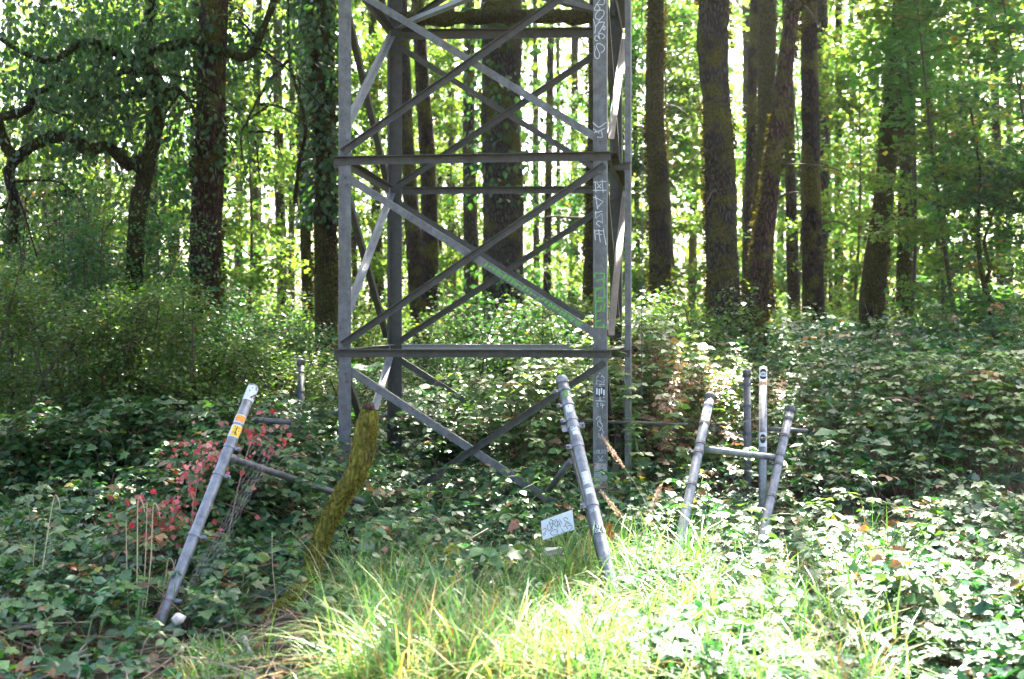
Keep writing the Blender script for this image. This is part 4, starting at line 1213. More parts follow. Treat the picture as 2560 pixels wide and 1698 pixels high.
# mossy plank lying on the upper back beam
mp = MB(); a, b = zz(BLc, Z3 + .085) + uB * .10 , zz(BRc, Z3 + .085) - uB * .13
c = [a.lerp(b, t) + Vector((0, -.06, .03 * math.sin(t * 3))) for t in np.linspace(0, 1, 24)]
mp.tube(c, [.065 + .012 * math.sin(i * 1.7) for i in range(24)], 10, True, .12, 4)
pl = mp.build('mossy_beam', M_BARKM, tower, True, local=tower.location)
# light square rail standing off the right side, with brackets
Yr = 9.2; rl = at(1571, 0, Yr); rl.z = 0
part('mast_rail', lambda mb: mb.box(zz(rl, .12) + Vector((-.029, 0, 0)), Vector((.046, 0, 0)), Vector((.012, .03, 0)), Vector((0, 0, 7))), M_STEEL)
for z in (Z2 + .005, Z1 - .02, 4.3, .08):
    q = zz(rl, z)
    part('rail_bracket', lambda mb: (mb.box(q + Vector((-.13, -.004, -.055)), Vector((.14, 0, 0)), Vector((0, .004, 0)), Vector((0, 0, .05))), mb.box(q + Vector((-.13, -.05, 0)), Vector((.15, 0, 0)), Vector((0, .05, 0)), Vector((0, 0, .006)))), M_STEELD)
# footing plates
for c in (FLc, FRc, BLc, BRc):
    part('base_plate', lambda mb: mb.box(zz(c, .05) + Vector((-.12, -.12, 0)), Vector((.26, 0, 0)), Vector((0, .26, 0)), Vector((0, 0, .02))), M_STEELD)

# ----- writing on the front right leg (traced onto the leg's front face)
def legmap(px, py, off):
    # ray from the eye through the pixel, met with the face plane
    dv = Vector(((px - CX) / FPX, 1.0, -(py - HY) / FPX)); o = Vector((0, 0, EYE))
    p0 = FRc + nF * off
    t = (p0 - o).dot(nF) / dv.dot(nF)
    return o + dv * t
def Z(ox, oy, s_, lines, cv=True):
    out = []
    for l in lines:
        q = [(ox + x / s_, oy + y / s_) for x, y in l]
        out.append(curve(q, 4) if (cv and len(q) > 2) else q)
    return out
def graff(lines, w, mat, label):
    mb = strokes(lines, w, legmap, off=.0014)
    o = mb.build('graffiti', mat, tower, local=tower.location); o['label'] = label
G1 = Z(1470, 0, 9.8, [
  [(200, 640), (250, 560), (290, 490), (330, 440), (385, 370), (390, 280), (340, 250), (270, 260), (195, 340), (180, 420), (220, 470), (290, 475)],
  [(285, 5), (240, 70), (190, 150), (160, 225), (200, 260), (270, 240), (290, 195), (240, 130), (190, 100), (300, 115), (370, 115), (405, 60), (395, 0)],
  [(250, 825), (310, 740), (360, 650), (400, 550), (330, 545), (250, 565), (195, 640)],
  [(130, 470), (155, 560), (180, 660), (180, 740), (165, 810)],
  [(400, 640), (420, 680), (400, 735), (370, 720), (375, 660), (400, 640)],
  [(350, 950), (410, 905), (380, 850), (320, 820), (265, 850), (275, 910), (295, 960), (250, 910), (205, 870), (165, 930), (180, 990), (230, 1000)],
  [(320, 1295), (380, 1250), (405, 1180), (360, 1110), (280, 1070), (215, 1085), (210, 1150), (250, 1240), (285, 1340), (260, 1420), (210, 1435), (165, 1370), (160, 1290), (180, 1210), (160, 1140)],
])
graff(G1, 2.0, M_WHITEP, 'white looping marker letters at the top of the leg')
G2 = Z(1470, 290, 9.8, [[(130, 170), (190, 230), (250, 275)], [(275, 275), (350, 235), (435, 160)], [(200, 395), (270, 370), (400, 305)], [(135, 320), (205, 360), (160, 415)], [(265, 370), (260, 440), (235, 530), (360, 515), (345, 440), (320, 350)]], False)
graff(G2, 2.2, M_WHITEP, 'small white marker glyph above the upper beam')
G3 = Z(1470, 445, 9.8, [[(140, 105), (440, 85)], [(135, 305), (440, 305)], [(175, 90), (195, 350)], [(345, 60), (370, 350)], [(220, 130), (310, 245)], [(320, 150), (235, 240)],
  [(185, 430), (235, 760)], [(130, 475), (205, 490), (370, 580), (225, 725)],
  [(170, 860), (345, 815)], [(190, 820), (190, 990), (345, 870), (350, 1105), (290, 1060), (230, 1060), (205, 1120), (290, 1195)],
  [(160, 1270), (180, 1520)], [(165, 1300), (260, 1290), (380, 1300)], [(260, 1270), (300, 1568)], [(210, 1370), (340, 1385)], [(380, 1255), (390, 1380), (430, 1568), (440, 1640)]], False)
graff(G3, 2.1, M_WHITEP, 'white angular marker signs between the two beams')
G4 = Z(1470, 670, 9.8, [[(165, 230), (160, 130), (410, 135), (390, 300), (385, 470)], [(210, 320), (270, 285), (385, 290)], [(180, 770), (175, 500), (405, 490), (405, 720)], [(210, 545), (260, 510)],
  [(250, 740), (380, 740)], [(190, 790), (185, 1060), (390, 1050), (415, 860)], [(230, 820), (370, 810)], [(320, 1040), (320, 950)], [(190, 1060), (190, 1450), (430, 1455)], [(210, 1310), (300, 1290)], [(380, 1380), (400, 1450)]], False)
graff(G4, 4.6, M_GREENP, 'green sprayed block letters in the middle of the leg')
G5 = Z(1470, 910, 7.84, [[(165, 275), (232, 175), (318, 275)], [(190, 240), (290, 240)], [(175, 370), (170, 315), (315, 365), (318, 310)], [(155, 392), (320, 402)], [(235, 400), (235, 445)], [(235, 650), (235, 720)], [(150, 722), (325, 730)], [(300, 650), (330, 650)],
], False)
G5b = Z(1470, 910, 7.84, [[(165, 790), (190, 765), (200, 790), (165, 835), (205, 840)], [(260, 760), (240, 815), (320, 805)], [(290, 780), (280, 870)],
], False)
G5c = Z(1470, 910, 7.84, [[(160, 1090), (190, 1040), (240, 1040), (235, 1090), (205, 1120), (240, 1150), (270, 1170)], [(190, 1130), (190, 1200), (240, 1250), (245, 1300), (205, 1310)], [(255, 1100), (240, 1150), (290, 1210), (265, 1250), (295, 1330)], [(215, 1360), (210, 1420), (260, 1460), (300, 1440), (270, 1390), (270, 1340), (300, 1380), (318, 1330)]], False)
graff(G5, 1.8, M_WHITEP, 'white letters A N I stacked above and below the black sticker')
graff(G5b, 1.7, M_WHITEP, 'white number 24')
graff(G5c, 1.5, M_WHITEP, 'white looping scribble')
G6 = text('MOLDY', 1486.5, 1124.5, 4.6, 9.5, .30) + [[(1495, 1140), (1500, 1148), (1503, 1154)], [(1507, 1139), (1502, 1149)], [(1496, 1154), (1499, 1151)], [(1504, 1153), (1507, 1149)]]
graff(G6, 1.1, M_WHITEP, 'word MOLDY with a small scribble in white marker')
def quadpatch(x0, y0, x1, y1, off, mat, name, label=None, pts=None, parent=None):
    mb = MB(); q = pts or [(x0, y0), (x1, y0), (x1, y1), (x0, y1)]
    f = [legmap(x, y, off) for x, y in q]; b = [legmap(x, y, off - .0008) for x, y in q]; n = len(q)
    mb.add(f + b, [tuple(range(n))] + [(i, (i + 1) % n, n + (i + 1) % n, n + i) for i in range(n)])
    o = mb.build(name, mat, parent or tower, local=tower.location)
    if label: o['label'] = label
    return o
st = quadpatch(1489, 968, 1512, 992, .0030, M_INK, 'sticker', 'small black sticker with white drips between the letters')
mb = MB()
for i, (x, h0, h1) in enumerate(((1490.5, 970, 988), (1496.5, 972, 990), (1502, 970, 986), (1508, 974, 990))):
    f = [legmap(a, b_, .0036) for a, b_ in ((x, h0), (x + 3.6, h0), (x + 3.6, h1 - 3), (x + 1.8, h1), (x, h1 - 3))]; mb.add(f, [(0, 1, 2, 3, 4)])
mb.build('print', M_PAPER, st, local=tower.location)
nt_ = quadpatch(0, 0, 0, 0, .0030, M_PAPERD, 'notice_sticker', 'weathered white notice with red corner and red bottom stripe', pts=[(1485.5, 1157), (1517, 1159), (1518, 1220), (1485.5, 1220)])
quadpatch(0, 0, 0, 0, .0038, M_RED, 'print', None, pts=[(1485.7, 1159), (1491, 1159), (1488, 1167), (1485.7, 1163)], parent=nt_)
quadpatch(1485.7, 1211.5, 1517.8, 1216, .0038, M_RED, 'print', None, parent=nt_)
mb = strokes(text('HVI', 1504, 1164, 2.6, 5, .3), 1.5, legmap, off=.004)
mb.build('print', M_RED, nt_, local=tower.location)
mb = MB()
for k in range(7):
    y0 = 1174 + k * 5; ribbon(mb, [(1489 + (k % 2), y0), (1513 - 3 * (k % 3), y0)], .7, legmap, .004 + .0002 * k)
mb.build('print', M_GALVD, nt_, local=tower.location)
# green paint on the inner diagonal of the middle bay
def diag_green():
    e0, e1 = zz(FLc, Z2 - .10) + uF * .03, zz(FRc, Z1 + .11) - uF * .02
    e0 = e0 - nF * .0125; e1 = e1 - nF * .0125
    dd = (e1 - e0).normalized(); ip = (-UP - dd * (-UP).dot(dd)).normalized(); n_ = nF
    Lg = (e1 - e0).length
    mb = MB(); rr = np.random.default_rng(3)
    t0, t1 = .56, .93
    m = 26
    for i in range(m):
        a = (t0 + (t1 - t0) * i / m) * Lg; b = a + (t1 - t0) * Lg / m * rr.uniform(.5, .92)
        w0 = rr.uniform(.002, .018); w1 = rr.uniform(.03, .052)
        off = n_ * (.0012 + .0002 * (i % 2))
        pts = [e0 + dd * a + ip * w0 + off, e0 + dd * b + ip * (w0 + rr.uniform(0, .008)) + off, e0 + dd * (b - .012) + ip * w1 + off, e0 + dd * (a - .008) + ip * (w1 - rr.uniform(0, .012)) + off]
        mb.add(pts, [(0, 1, 2, 3)])
    o = mb.build('spray_paint', M_GREENP, tower, local=tower.location); o['label'] = 'blotchy green spray paint along the lower half of the inner diagonal'
diag_green()

# thin cable hanging right of the tower
cb = MB(); cb.tube([at(1604, 1010, 9.4), at(1605, 600, 9.4), at(1606, 200, 9.4), at(1604, -600, 9.4)], .0035, 6)
tag(cb.build('guy_cable', M_GALVD), 'thin grey cable hanging straight down just right of the tower', 'cable')

# ------------------------------------------------------------------ fence remains
def cyl_map(p0, p1, r, seed_dir=None):
    ax = (p1 - p0).normalized()
    mid = (p0 + p1) / 2
    n = (Vector((0, 0, EYE)) - mid); n = (n - ax * n.dot(ax)).normalized(); s_ = ax.cross(n)
    if s_.x < 0: s_ = -s_
    # u: arc length to the right, v: length measured down from p1 (top)
    def f(u, v, off):
        a = u / r
        return p1 - ax * v + (n * math.cos(a) + s_ * math.sin(a)) * (r + off)
    return f
def patch(f, u0, u1, v0, v1, off, mat, name, parent, loc, label=None, n=8):
    mb = MB(); vs = []
    for i in range(n + 1):
        u = u0 + (u1 - u0) * i / n; vs += [f(u, v0, off), f(u, v1, off)]
    mb.add(vs, [(2 * i, 2 * i + 1, 2 * i + 3, 2 * i + 2) for i in range(n)])
    o = mb.build(name, mat, parent, local=loc)
    if label: o['label'] = label
    return o
def cap_on(mb, p, ax, r):
    pts = []; rad = []
    for t in np.linspace(0, 1, 7):
        a = t * math.pi / 2; pts.append(p + ax * (.02 + math.sin(a) * r * .7)); rad.append(max(r * math.cos(a), .002) * 1.12)
    mb.tube([p - ax * .025, p + ax * .02] + pts[1:], [r * 1.12, r * 1.12] + rad[1:], 16, True)
def band(mb, p, ax, r, w=.022, ear=None):
    mb.tube([p - ax * w / 2, p + ax * w / 2], r + .004, 18)
    if ear is not None:
        e = (ear - ax * ear.dot(ax)).normalized(); s_ = ax.cross(e)
        mb.box(p - ax * w / 2 + e * r * .9 - s_ * .008, e * .04, s_ * .016, ax * w)
        q = p + e * (r + .026); mb.tube([q - s_ * .02, q + s_ * .022], .008, 8)

def chainlink(mb, o, ex, ez, nx, nz, cell=.05, sag=None, r=.0016):
    """zigzag wires in the plane o + ex*u + ez*v"""
    for i in range(nx):
        pts = []
        for j in range(nz + 1):
            u = (i + ((i + j) % 2)) * cell; v = j * cell
            p = o + ex * u + ez * v
            if sag: p = p + sag(u, v)
            pts.append(p)
        mb.tube(pts, r, 3, False)
        
# left leaning post with falling rail and mesh
pT, pB = at(634, 966, 6.8), at(398, 1560, 5.95)
rp = .031
L1 = empty('fence_post', (pB.x, pB.y, 0)); tag(L1, 'leaning grey steel post at left bearing orange and yellow stickers, its rail fallen', 'fence post')
ax = (pT - pB).normalized(); pB2 = pB - ax * .35
mb = MB(); mb.tube([pB2 + (pT - pB2) * t for t in np.linspace(0, 1, 8)], rp, 20); mb.build('pipe', M_GALV, L1, True)
mb = MB(); mb.tube([pT - ax * .001, pT + ax * .004], rp * .9, 16); mb.build('open_end', M_INK, L1)  # flat black disc painted as the shade inside the pipe mouth
for v in (.42, .60, .98, 1.35):
    p = pT - ax * v; mb = MB(); band(mb, p, ax, rp, .02, Vector((1, .2, 0))); mb.build('clamp', M_GALV, L1)
f = cyl_map(pB, pT, rp); lc = L1.location
sx = patch(f, -.045, .05, .012, .11, .0015, M_PAPER, 'sticker', L1, lc, 'torn white sticker with brown print at the post top')
mb = strokes([[(.0, .03), (.03, .06), (.01, .09)], [(.02, .02), (.045, .05), (.03, .085)], [(-.01, .05), (.02, .03)]], .011, f, .003); mb.build('print', M_BROWNP, sx, local=lc)
sx = patch(f, -.045, .028, .215, .27, .0015, M_PAPER, 'sticker', L1, lc, 'white-rimmed orange sticker'); patch(f, -.03, .024, .221, .262, .003, M_ORANGE, 'print', sx, lc)
sx = patch(f, -.048, .03, .285, .365, .0015, M_PAPER, 'sticker', L1, lc, 'yellow sticker with dark lettering'); patch(f, -.025, .03, .29, .36, .003, M_YELLOW, 'print', sx, lc)
mb = strokes([[(-.01, .30), (.015, .30), (-.005, .315)], [(-.01, .325), (.015, .322)], [(-.012, .34), (.0, .335), (.01, .35)], [(.0, .30), (.0, .35)]], .005, f, .0045); mb.build('print', M_BROWNP, sx, local=lc)
r0, r1 = at(566, 1142, 6.56), at(905, 1255, 7.6)
rax = (r1 - r0).normalized()
mb = MB(); mb.tube([r0 + (r1 - r0) * t for t in np.linspace(0, 1, 9)], .021, 14); mb.build('top_rail', M_GALVD, L1, True)
mb = MB(); mb.tube([r0 - rax * .03, r0 + rax * .06], .028, 12); mb.build('rail_cup', M_GALV, L1, True)
mb = MB()
ezv = (pB - pT).normalized()
chainlink(mb, pT - ax * .42 + Vector((.07, .12, 0)), Vector((.55, .83, -.05)).normalized() * .42, ezv, 9, 21, .05, lambda u, v: Vector((.03 * math.sin(v * 5 + u * 3), .07 * math.sin(v * 4 + u * 6), -.10 * u * u)), .0012)
mb.build('chain_link_mesh', M_WIRE, L1)
mb = MB(); a = pT - ax * .40 + Vector((-.01, .07, 0))
mb.tube([a, a + ezv * 1.35], .006, 8); mb.build('tension_bar', M_WIRE, L1)

# front right leaning post
pT, pB = at(1405, 952, 7.5), at(1541, 1510, 6.45)
L2 = empty('fence_post', (pB.x, pB.y, 0)); tag(L2, 'domed sticker-covered steel post with bolted clamps leaning before the front right tower leg', 'fence post')
ax = (pT - pB).normalized(); pB2 = pB - ax * .3; rp = .0365
mb = MB(); mb.tube([pB2 + (pT - pB2) * t for t in np.linspace(0, 1, 8)], rp, 20); mb.build('pipe', M_GALV, L2, True)
mb = MB(); cap_on(mb, pT - ax * .01, ax, rp); mb.build('post_cap', M_GALV, L2, True)
Lp = (pT - pB).length
for v, e, w in ((.085, Vector((-1, -.1, 0)), .022), (.205, Vector((-1, -.1, 0)), .022), (.325, Vector((-1, -.1, 0)), .025), (.375, Vector((1, 0, 0)), .04), (.49, None, .05), (.525, Vector((-1, 0, 0)), .035), (.96, Vector((-1, 0, 0)), .035)):
    mb = MB(); band(mb, pT - ax * v, ax, rp, w, e); mb.build('clamp', M_GALV, L2)
mb = MB(); p = pT - ax * .385; sx_ = Vector((1, 0, 0)) - ax * ax.x; mb.box(p - sx_ * .075 - ax * .02, sx_ * .06, Vector((0, .02, 0)), ax * .05); mb.build('clamp', M_GALV, L2)
a, b = at(1425, 1118, 7.22), at(1508, 1440, 6.65)
mb = MB(); mb.tube([a, b], .0085, 10); mb.build('tension_bar', M_GALVD, L2, True)
a, b = at(1427, 1152, 7.22), at(1372, 1225, 7.7)
mb = MB(); mb.tube([a, b], .021, 12); mb.build('rail_stub', M_GALVD, L2, True)
f = cyl_map(pB, pT, rp); lc = L2.location
mb = strokes([curve([(-.015, .115), (.01, .11), (.02, .13), (-.005, .135), (-.02, .15), (.01, .155), (.02, .145), (0, .125), (-.015, .14)], 3)], .008, f, .001); mb.build('graffiti', M_GREENP, L2, local=lc)['label'] = 'green scribble near the post top'
for (u0, u1, v0, v1, tx_) in ((-.02, .022, .225, .285, 'T N'), (-.018, .024, .39, .425, None), (-.012, .026, .43, .46, None), (-.022, .02, .74, .83, 'ELN'), (-.02, .024, .86, .90, None)):
    sx = patch(f, u0, u1, v0, v1, .0012, M_PAPER, 'sticker', L2, lc, 'faded white sticker')
    if tx_:
        ls = []
        for k, ch in enumerate(tx_):
            ls += [[(u0 + .006 + a_ * (u1 - u0 - .012), v0 + .008 + k * (v1 - v0) / 3 + b_ * .016) for a_, b_ in l] for l in GLY.get(ch, [])]
        mb = strokes(ls, .003, f, .002); mb.build('print', M_INK, sx, local=lc)
for (u0, v0, s_) in ((-.014, .40, 'OT'),):
    mb = strokes(text(s_, u0, v0, .012, .016, .4), .003, f, .0022); mb.build('print', M_INK, L2, local=lc)
mb = strokes(text('SUE', -.02, 1.005, .011, .022, .35), .0022, f, .0014); mb.build('graffiti', M_PAPER, L2, local=lc)
sx = patch(f, -.034, .042, 1.115, 1.175, .0012, M_INK, 'sticker', L2, lc, 'black sticker with bold white letters BLK FL and FOX')
mb = strokes(text('BLKFL', -.032, 1.119, .011, .022, .35) + text('FOX U', -.032, 1.149, .011, .022, .35), .0042, f, .0024); mb.build('print', M_PAPER, sx, local=lc)
mb = MB()
chainlink(mb, at(1375, 1190, 7.6), Vector((.95, -.25, -.1)).normalized(), Vector((.12, -.1, -1)).normalized(), 6, 15, .05, lambda u, v: Vector((.02 * math.sin(v * 7), .06 * math.sin(v * 4 + u * 5), 0)))
mb.build('chain_link_mesh', M_WIRE, L2)

# white marked card in front of that post
def card():
    Yc = 6.85
    c = [at(1352, 1303, Yc), at(1431, 1274, Yc), at(1436, 1324, Yc - .03), at(1357, 1351, Yc - .03)]
    n = (c[1] - c[0]).cross(c[3] - c[0]).normalized()
    if n.y > 0: n = -n
    root = empty('cardboard_sign', tuple((c[2] + c[3]) / 2)); tag(root, 'small tilted white card with black marker writing, left of the clamped post', 'sign')
    mb = MB(); b = [p - n * .004 for p in c]; mb.add(c + b, [(0, 3, 2, 1), (4, 5, 6, 7)] + [(i, (i + 1) % 4, 4 + (i + 1) % 4, 4 + i) for i in range(4)])
    mb.build('card', M_PAPER, root)
    ex, ey = c[1] - c[0], c[3] - c[0]
    def fm(px, py, off):   # zoom coordinates 0..1568 over 1340..1450 / 1260..1370
        x = 1340 + px / 14.25; y = 1260 + py / 14.25
        A = np.array([[79, 5], [-29, 48]]); s_ = np.linalg.solve(A, np.array([x - 1352, y - 1303]))
        return c[0] + ex * s_[0] + ey * s_[1] + n * off
    ls = [[(230, 930), (300, 880), (350, 870), (350, 1000)], [(310, 1000), (330, 1090)], [(270, 1040), (290, 1150)],
          [(405, 740), (440, 960), (560, 880)], [(470, 640), (500, 760), (590, 880)], [(490, 570), (570, 575), (600, 780), (540, 850)], [(480, 690), (600, 720)],
          [(580, 600), (670, 610), (690, 680), (620, 700), (720, 800)], [(690, 570), (730, 560), (770, 720), (780, 880)], [(740, 600), (820, 660), (830, 740), (700, 800)], [(830, 560), (890, 640), (920, 710)], [(850, 720), (870, 830)],
          [(1135, 560), (1100, 500), (1020, 490), (980, 550), (1060, 620), (1180, 660)], [(960, 800), (1040, 780), (1050, 700), (1150, 690), (1260, 750), (1120, 790)], [(1060, 780), (1140, 905)],
          [(900, 880), (940, 950), (960, 980), (1000, 990)], [(1280, 780), (1270, 860), (1180, 960), (1040, 1020), (880, 1050)], [(740, 1030), (775, 960), (720, 920), (600, 940), (520, 1030), (560, 1110), (680, 1110), (820, 1090)]]
    mb = MB()
    for i, l in enumerate(ls):
        ribbon(mb, curve(l, 3) if len(l) > 2 else l, 17, fm, .001 + .0002 * i)
    mb.build('writing', M_INK, root)
card()
rk = MB(); rk.tube([at(1360, 1372, 7.0) + Vector((0, 0, -.03)), at(1405, 1368, 7.0) + Vector((0, 0, -.02))], [.03, .028], 7, True, .2, 3)
tag(rk.build('pale_stone', M_FUNGUS), 'small pale block lying in the leaves under the white card', 'stone')

# right group: leaning frame of two posts and a rail
G = empty('fence_section', tuple(at(1720, 1400, 7.9)[:2]) + (0,)); tag(G, 'leaning fence section of two capped posts joined by a light rail, right of the tower', 'fence section')
aT, aB = at(1775, 992, 8.4), at(1690, 1400, 7.5)
cT, cB = at(1976, 1024, 8.6), at(1905, 1345, 7.9)
for (T_, B_, r_) in ((aT, aB, .034), (cT, cB, .033)):
    ax = (T_ - B_).normalized(); B2 = B_ - ax * .35
    mb = MB(); mb.tube([B2 + (T_ - B2) * t for t in np.linspace(0, 1, 6)], r_, 18); po = mb.build('post', M_GALV, G, True)
    mb = MB(); cap_on(mb, T_ - ax * .01, ax, r_); mb.build('post_cap', M_GALVD, G, True)
    for v in (.10, .26, .44, .52, .80):
        mb = MB(); band(mb, T_ - ax * v, ax, r_, .022, Vector((-1, 0, 0)) if v in (.52,) else Vector((.3, 1, 0))); mb.build('clamp', M_GALVD, G)
ra, rb = at(1750, 1122, 8.15), at(1955, 1146, 8.35)
mb = MB(); mb.tube([ra, rb], .024, 14); mb.build('rail', M_GALV, G, True)
f = cyl_map(aB, aT, .034)
sx = patch(f, -.036, .036, .075, .195, .0015, M_PAPER, 'sticker', G, G.location, 'white paper label with black letters HE, W and ICE')
mb = strokes(text('HE', -.012, .098, .012, .018, .45) + text('W', -.002, .127, .016, .018) + text('ICE', -.02, .155, .012, .018, .45), .003, f, .0028); mb.build('print', M_INK, sx, local=G.location)
# barbed wires
mb = MB()
for (y0, y1, s0) in ((1060, 1020, .035), (1070, 1085, .05), (1066, 1100, .03)):
    a, b = at(1772, y0, 8.2), at(1968, y1, 8.4)
    pts = [a.lerp(b, t) + Vector((0, .02 * math.sin(t * 9), -s0 * math.sin(math.pi * t))) for t in np.linspace(0, 1, 16)]
    mb.tube(pts, .0022, 4, False)
    for p in pts[1:-1:2]:
        mb.tube([p + Vector((-.012, 0, .014)), p + Vector((.012, 0, -.014))], .0014, 3, False); mb.tube([p + Vector((.006, .012, .014)), p + Vector((-.006, -.012, -.014))], .0014, 3, False)
mb.build('barbed_wire', M_WIRE, G)
mb = MB()
chainlink(mb, at(1745, 1160, 8.0), Vector((.9, .3, -.1)).normalized(), Vector((-.22, -.35, -.9)).normalized(), 9, 18, .05, lambda u, v: Vector((.02 * math.sin(v * 7), .05 * math.sin(v * 4 + u * 5), -.05 * u)))
mb.build('chain_link_mesh', M_WIRE, G)
mb = MB(); mb.tube([at(1738, 1180, 8.0), at(1700, 1400, 7.6)], .005, 6); mb.build('tension_bar', M_WIRE, G)

# upright post between them
uT, uB_ = at(1908, 918, 8.9), at(1906, 1330, 8.5)
U_ = empty('fence_post', (uB_.x, uB_.y, 0)); tag(U_, 'upright steel post with round black and orange stickers, behind the leaning frame', 'fence post')
ax = (uT - uB_).normalized(); rp = .030
mb = MB(); mb.tube([uB_ - ax * .3, uT], rp, 18); mb.build('pipe', M_GALV, U_, True)
mb = MB(); mb.tube([uT, uT + ax * .003], rp * .9, 14); mb.build('open_end', M_GALVD, U_)
f = cyl_map(uB_, uT, rp); lc = U_.location
def ell(f, uc, vc, ru, rv, off, mat, name, parent, label=None, n=20):
    mb = MB(); vs = []
    for i in range(n):
        t = -1 + 2 * i / (n - 1); h = math.sqrt(max(0, 1 - t * t)); vs += [f(uc + t * ru, vc - h * rv, off), f(uc + t * ru, vc + h * rv, off)]
    mb.add(vs, [(2 * i, 2 * i + 1, 2 * i + 3, 2 * i + 2) for i in range(n - 1)])
    o = mb.build(name, mat, parent, local=lc)
    if label: o['label'] = label
    return o
ell(f, .001, .064, .034, .046, .001, M_PAPER, 'sticker_rim', U_)
sx = ell(f, .001, .064, .031, .042, .0018, M_INK, 'sticker', U_, 'round black sticker with pale lettering near the post top')
ell(f, .001, .066, .030, .020, .0026, M_PAPER, 'print', sx)
mb = strokes(text('JUUS', -.024, .056, .009, .018, .4), .0028, f, .0034); mb.build('print', M_INK, sx, local=lc)
sx = patch(f, -.036, .032, .120, .155, .0015, M_PAPER, 'sticker', U_, lc, 'small orange sticker'); patch(f, -.030, .028, .124, .151, .0024, M_ORANGE, 'print', sx, lc)
mb = strokes(text('ER', -.022, .127, .014, .02, .5), .003, f, .0034); mb.build('print', M_PAPER, sx, local=lc)
sx = patch(f, -.03, .034, .525, .635, .0015, M_PAPER, 'sticker', U_, lc, 'white sticker with a dark blotched print')
ell(f, 0, .575, .022, .036, .0026, M_INK, 'print', sx)
# posts at the back
for (T_, B_, r_, lab) in ((at(1867, 932, 9.6), at(1870, 1180, 9.5), .031, 'short rusty-grey capped post behind the upright stickered post'), (at(752, 905, 10.5), at(752, 1110, 10.4), .032, 'weathered domed post half sunk in brambles left of the tower')):
    Q = empty('fence_post', (B_.x, B_.y, 0)); tag(Q, lab, 'fence post')
    ax = (T_ - B_).normalized(); mb = MB(); mb.tube([B_ - ax * .5, T_], r_, 16); mb.build('pipe', M_GALVD, Q, True)
    mb = MB(); cap_on(mb, T_ - ax * .01, ax, r_); mb.build('post_cap', M_GALVD, Q, True)
    for v in (.10, .28, .5):
        mb = MB(); band(mb, T_ - ax * v, ax, r_, .022, Vector((-1, 0, 0))); mb.build('clamp', M_GALVD, Q)
for (a, b, r_, lab, m) in ((at(770, 1032, 10.95), at(1125, 1043, 10.95), .021, 'long grey rail running behind the left tower legs', M_GALV), (at(630, 1049, 8.6), at(728, 1056, 8.6), .021, 'short dark rail end above the red leaves, left of the tower', M_GALVD),
                           (at(1440, 1053, 9.1), at(1720, 1062, 9.1), .014, 'dark rusty rail passing behind the graffiti-covered leg', M_STEELD), (at(1915, 1072, 9.2), at(2018, 1078, 9.2), .019, 'short grey rail end sticking out right of the stickered posts', M_GALVD)):
    mb = MB(); mb.tube([a, a.lerp(b, .5), b], r_, 14); tag(mb.build('fence_rail', m, None, True), lab, 'fence rail')

# ------------------------------------------------------------------ mossy broken limb
def mossy_limb():
    Y = 6.6
    P = lambda x, y, dy=0: at(x * d, y * d, Y + dy)
    root = empty('mossy_limb', (P(690, 1350).x, Y, 0)); tag(root, 'thick moss-covered broken branch standing bent in front of the left tower legs', 'branch')
    path = [P(590, 1440, -.68), P(640, 1410, -.46), P(690, 1365, -.22), P(716, 1330, -.06), P(735, 1260), P(765, 1190), P(798, 1135), P(828, 1085), P(842, 1020), P(853, 960), P(855, 945)]
    w = [26, 34, 40, 48, 52, 56, 54, 60, 62, 64, 50]
    rad = [x * d / FPX * Y / 2 * .84 for x in w]
    V, f_, PP, rd = trunk_mesh(path, rad, 24, .15, 5)
    me = np_mesh('wood', V - np.array(root.location), [f_], smooth=True)
    link('wood', me, bark_mat('moss_bark', (0.035, 0.02, 0.01), (0.12, 0.07, 0.04), moss=(0.17, 0.155, 0.022), moss_amt=.9), root)
    mb = MB(); t_ = P(853, 935); mb.tube([t_ + Vector((0, 0, -.03)), t_ + Vector((0, 0, .015))], [.044, .018], 9, True, .25, 4); mb.build('broken_end', flat_mat('rotten_end', (.055, .022, .013), .95, .6, 60), root, True)
    # moss fur
    n = 26000
    i = rng.integers(2, len(PP) - 1, n); th = rng.uniform(0, 2 * np.pi, n)
    Tt = nrmz(np.gradient(PP, axis=0))[i]; A = nrmz(np.cross(Tt, np.array([0, 1.0, 0]))); B = np.cross(Tt, A)
    out = np.cos(th)[:, None] * A + np.sin(th)[:, None] * B
    pos = PP[i] + Tt * rng.uniform(-.06, .06, n)[:, None]
    mask = np.sin(th * 1.0 + PP[i][:, 2] * 9) + .9 * np.sin(PP[i][:, 2] * 23 + th * 2) > -.75
    mask &= (np.sin(PP[i][:, 2] * 31 + th * 1.3) + np.sin(th * 3 + PP[i][:, 2] * 11)) > -1.1
    pos, out, i = pos[mask], out[mask], i[mask]; n = len(pos)
    q = pos + out * (rd[i] * .97)[:, None]
    Dv = out + rng.normal(size=(n, 3)) * .45; Dv[:, 2] += .15
    L_ = Leaves(); L_.add(q, Dv, rand_dir(n), rng.uniform(.005, .013, n), palette(n, [(.32, .29, .035), (.22, .21, .028), (.40, .33, .05), (.10, .095, .018), (.08, .05, .02)], .3), T_LONG, 1.1)
    L_.build('moss', M_MOSS, root)
mossy_limb()

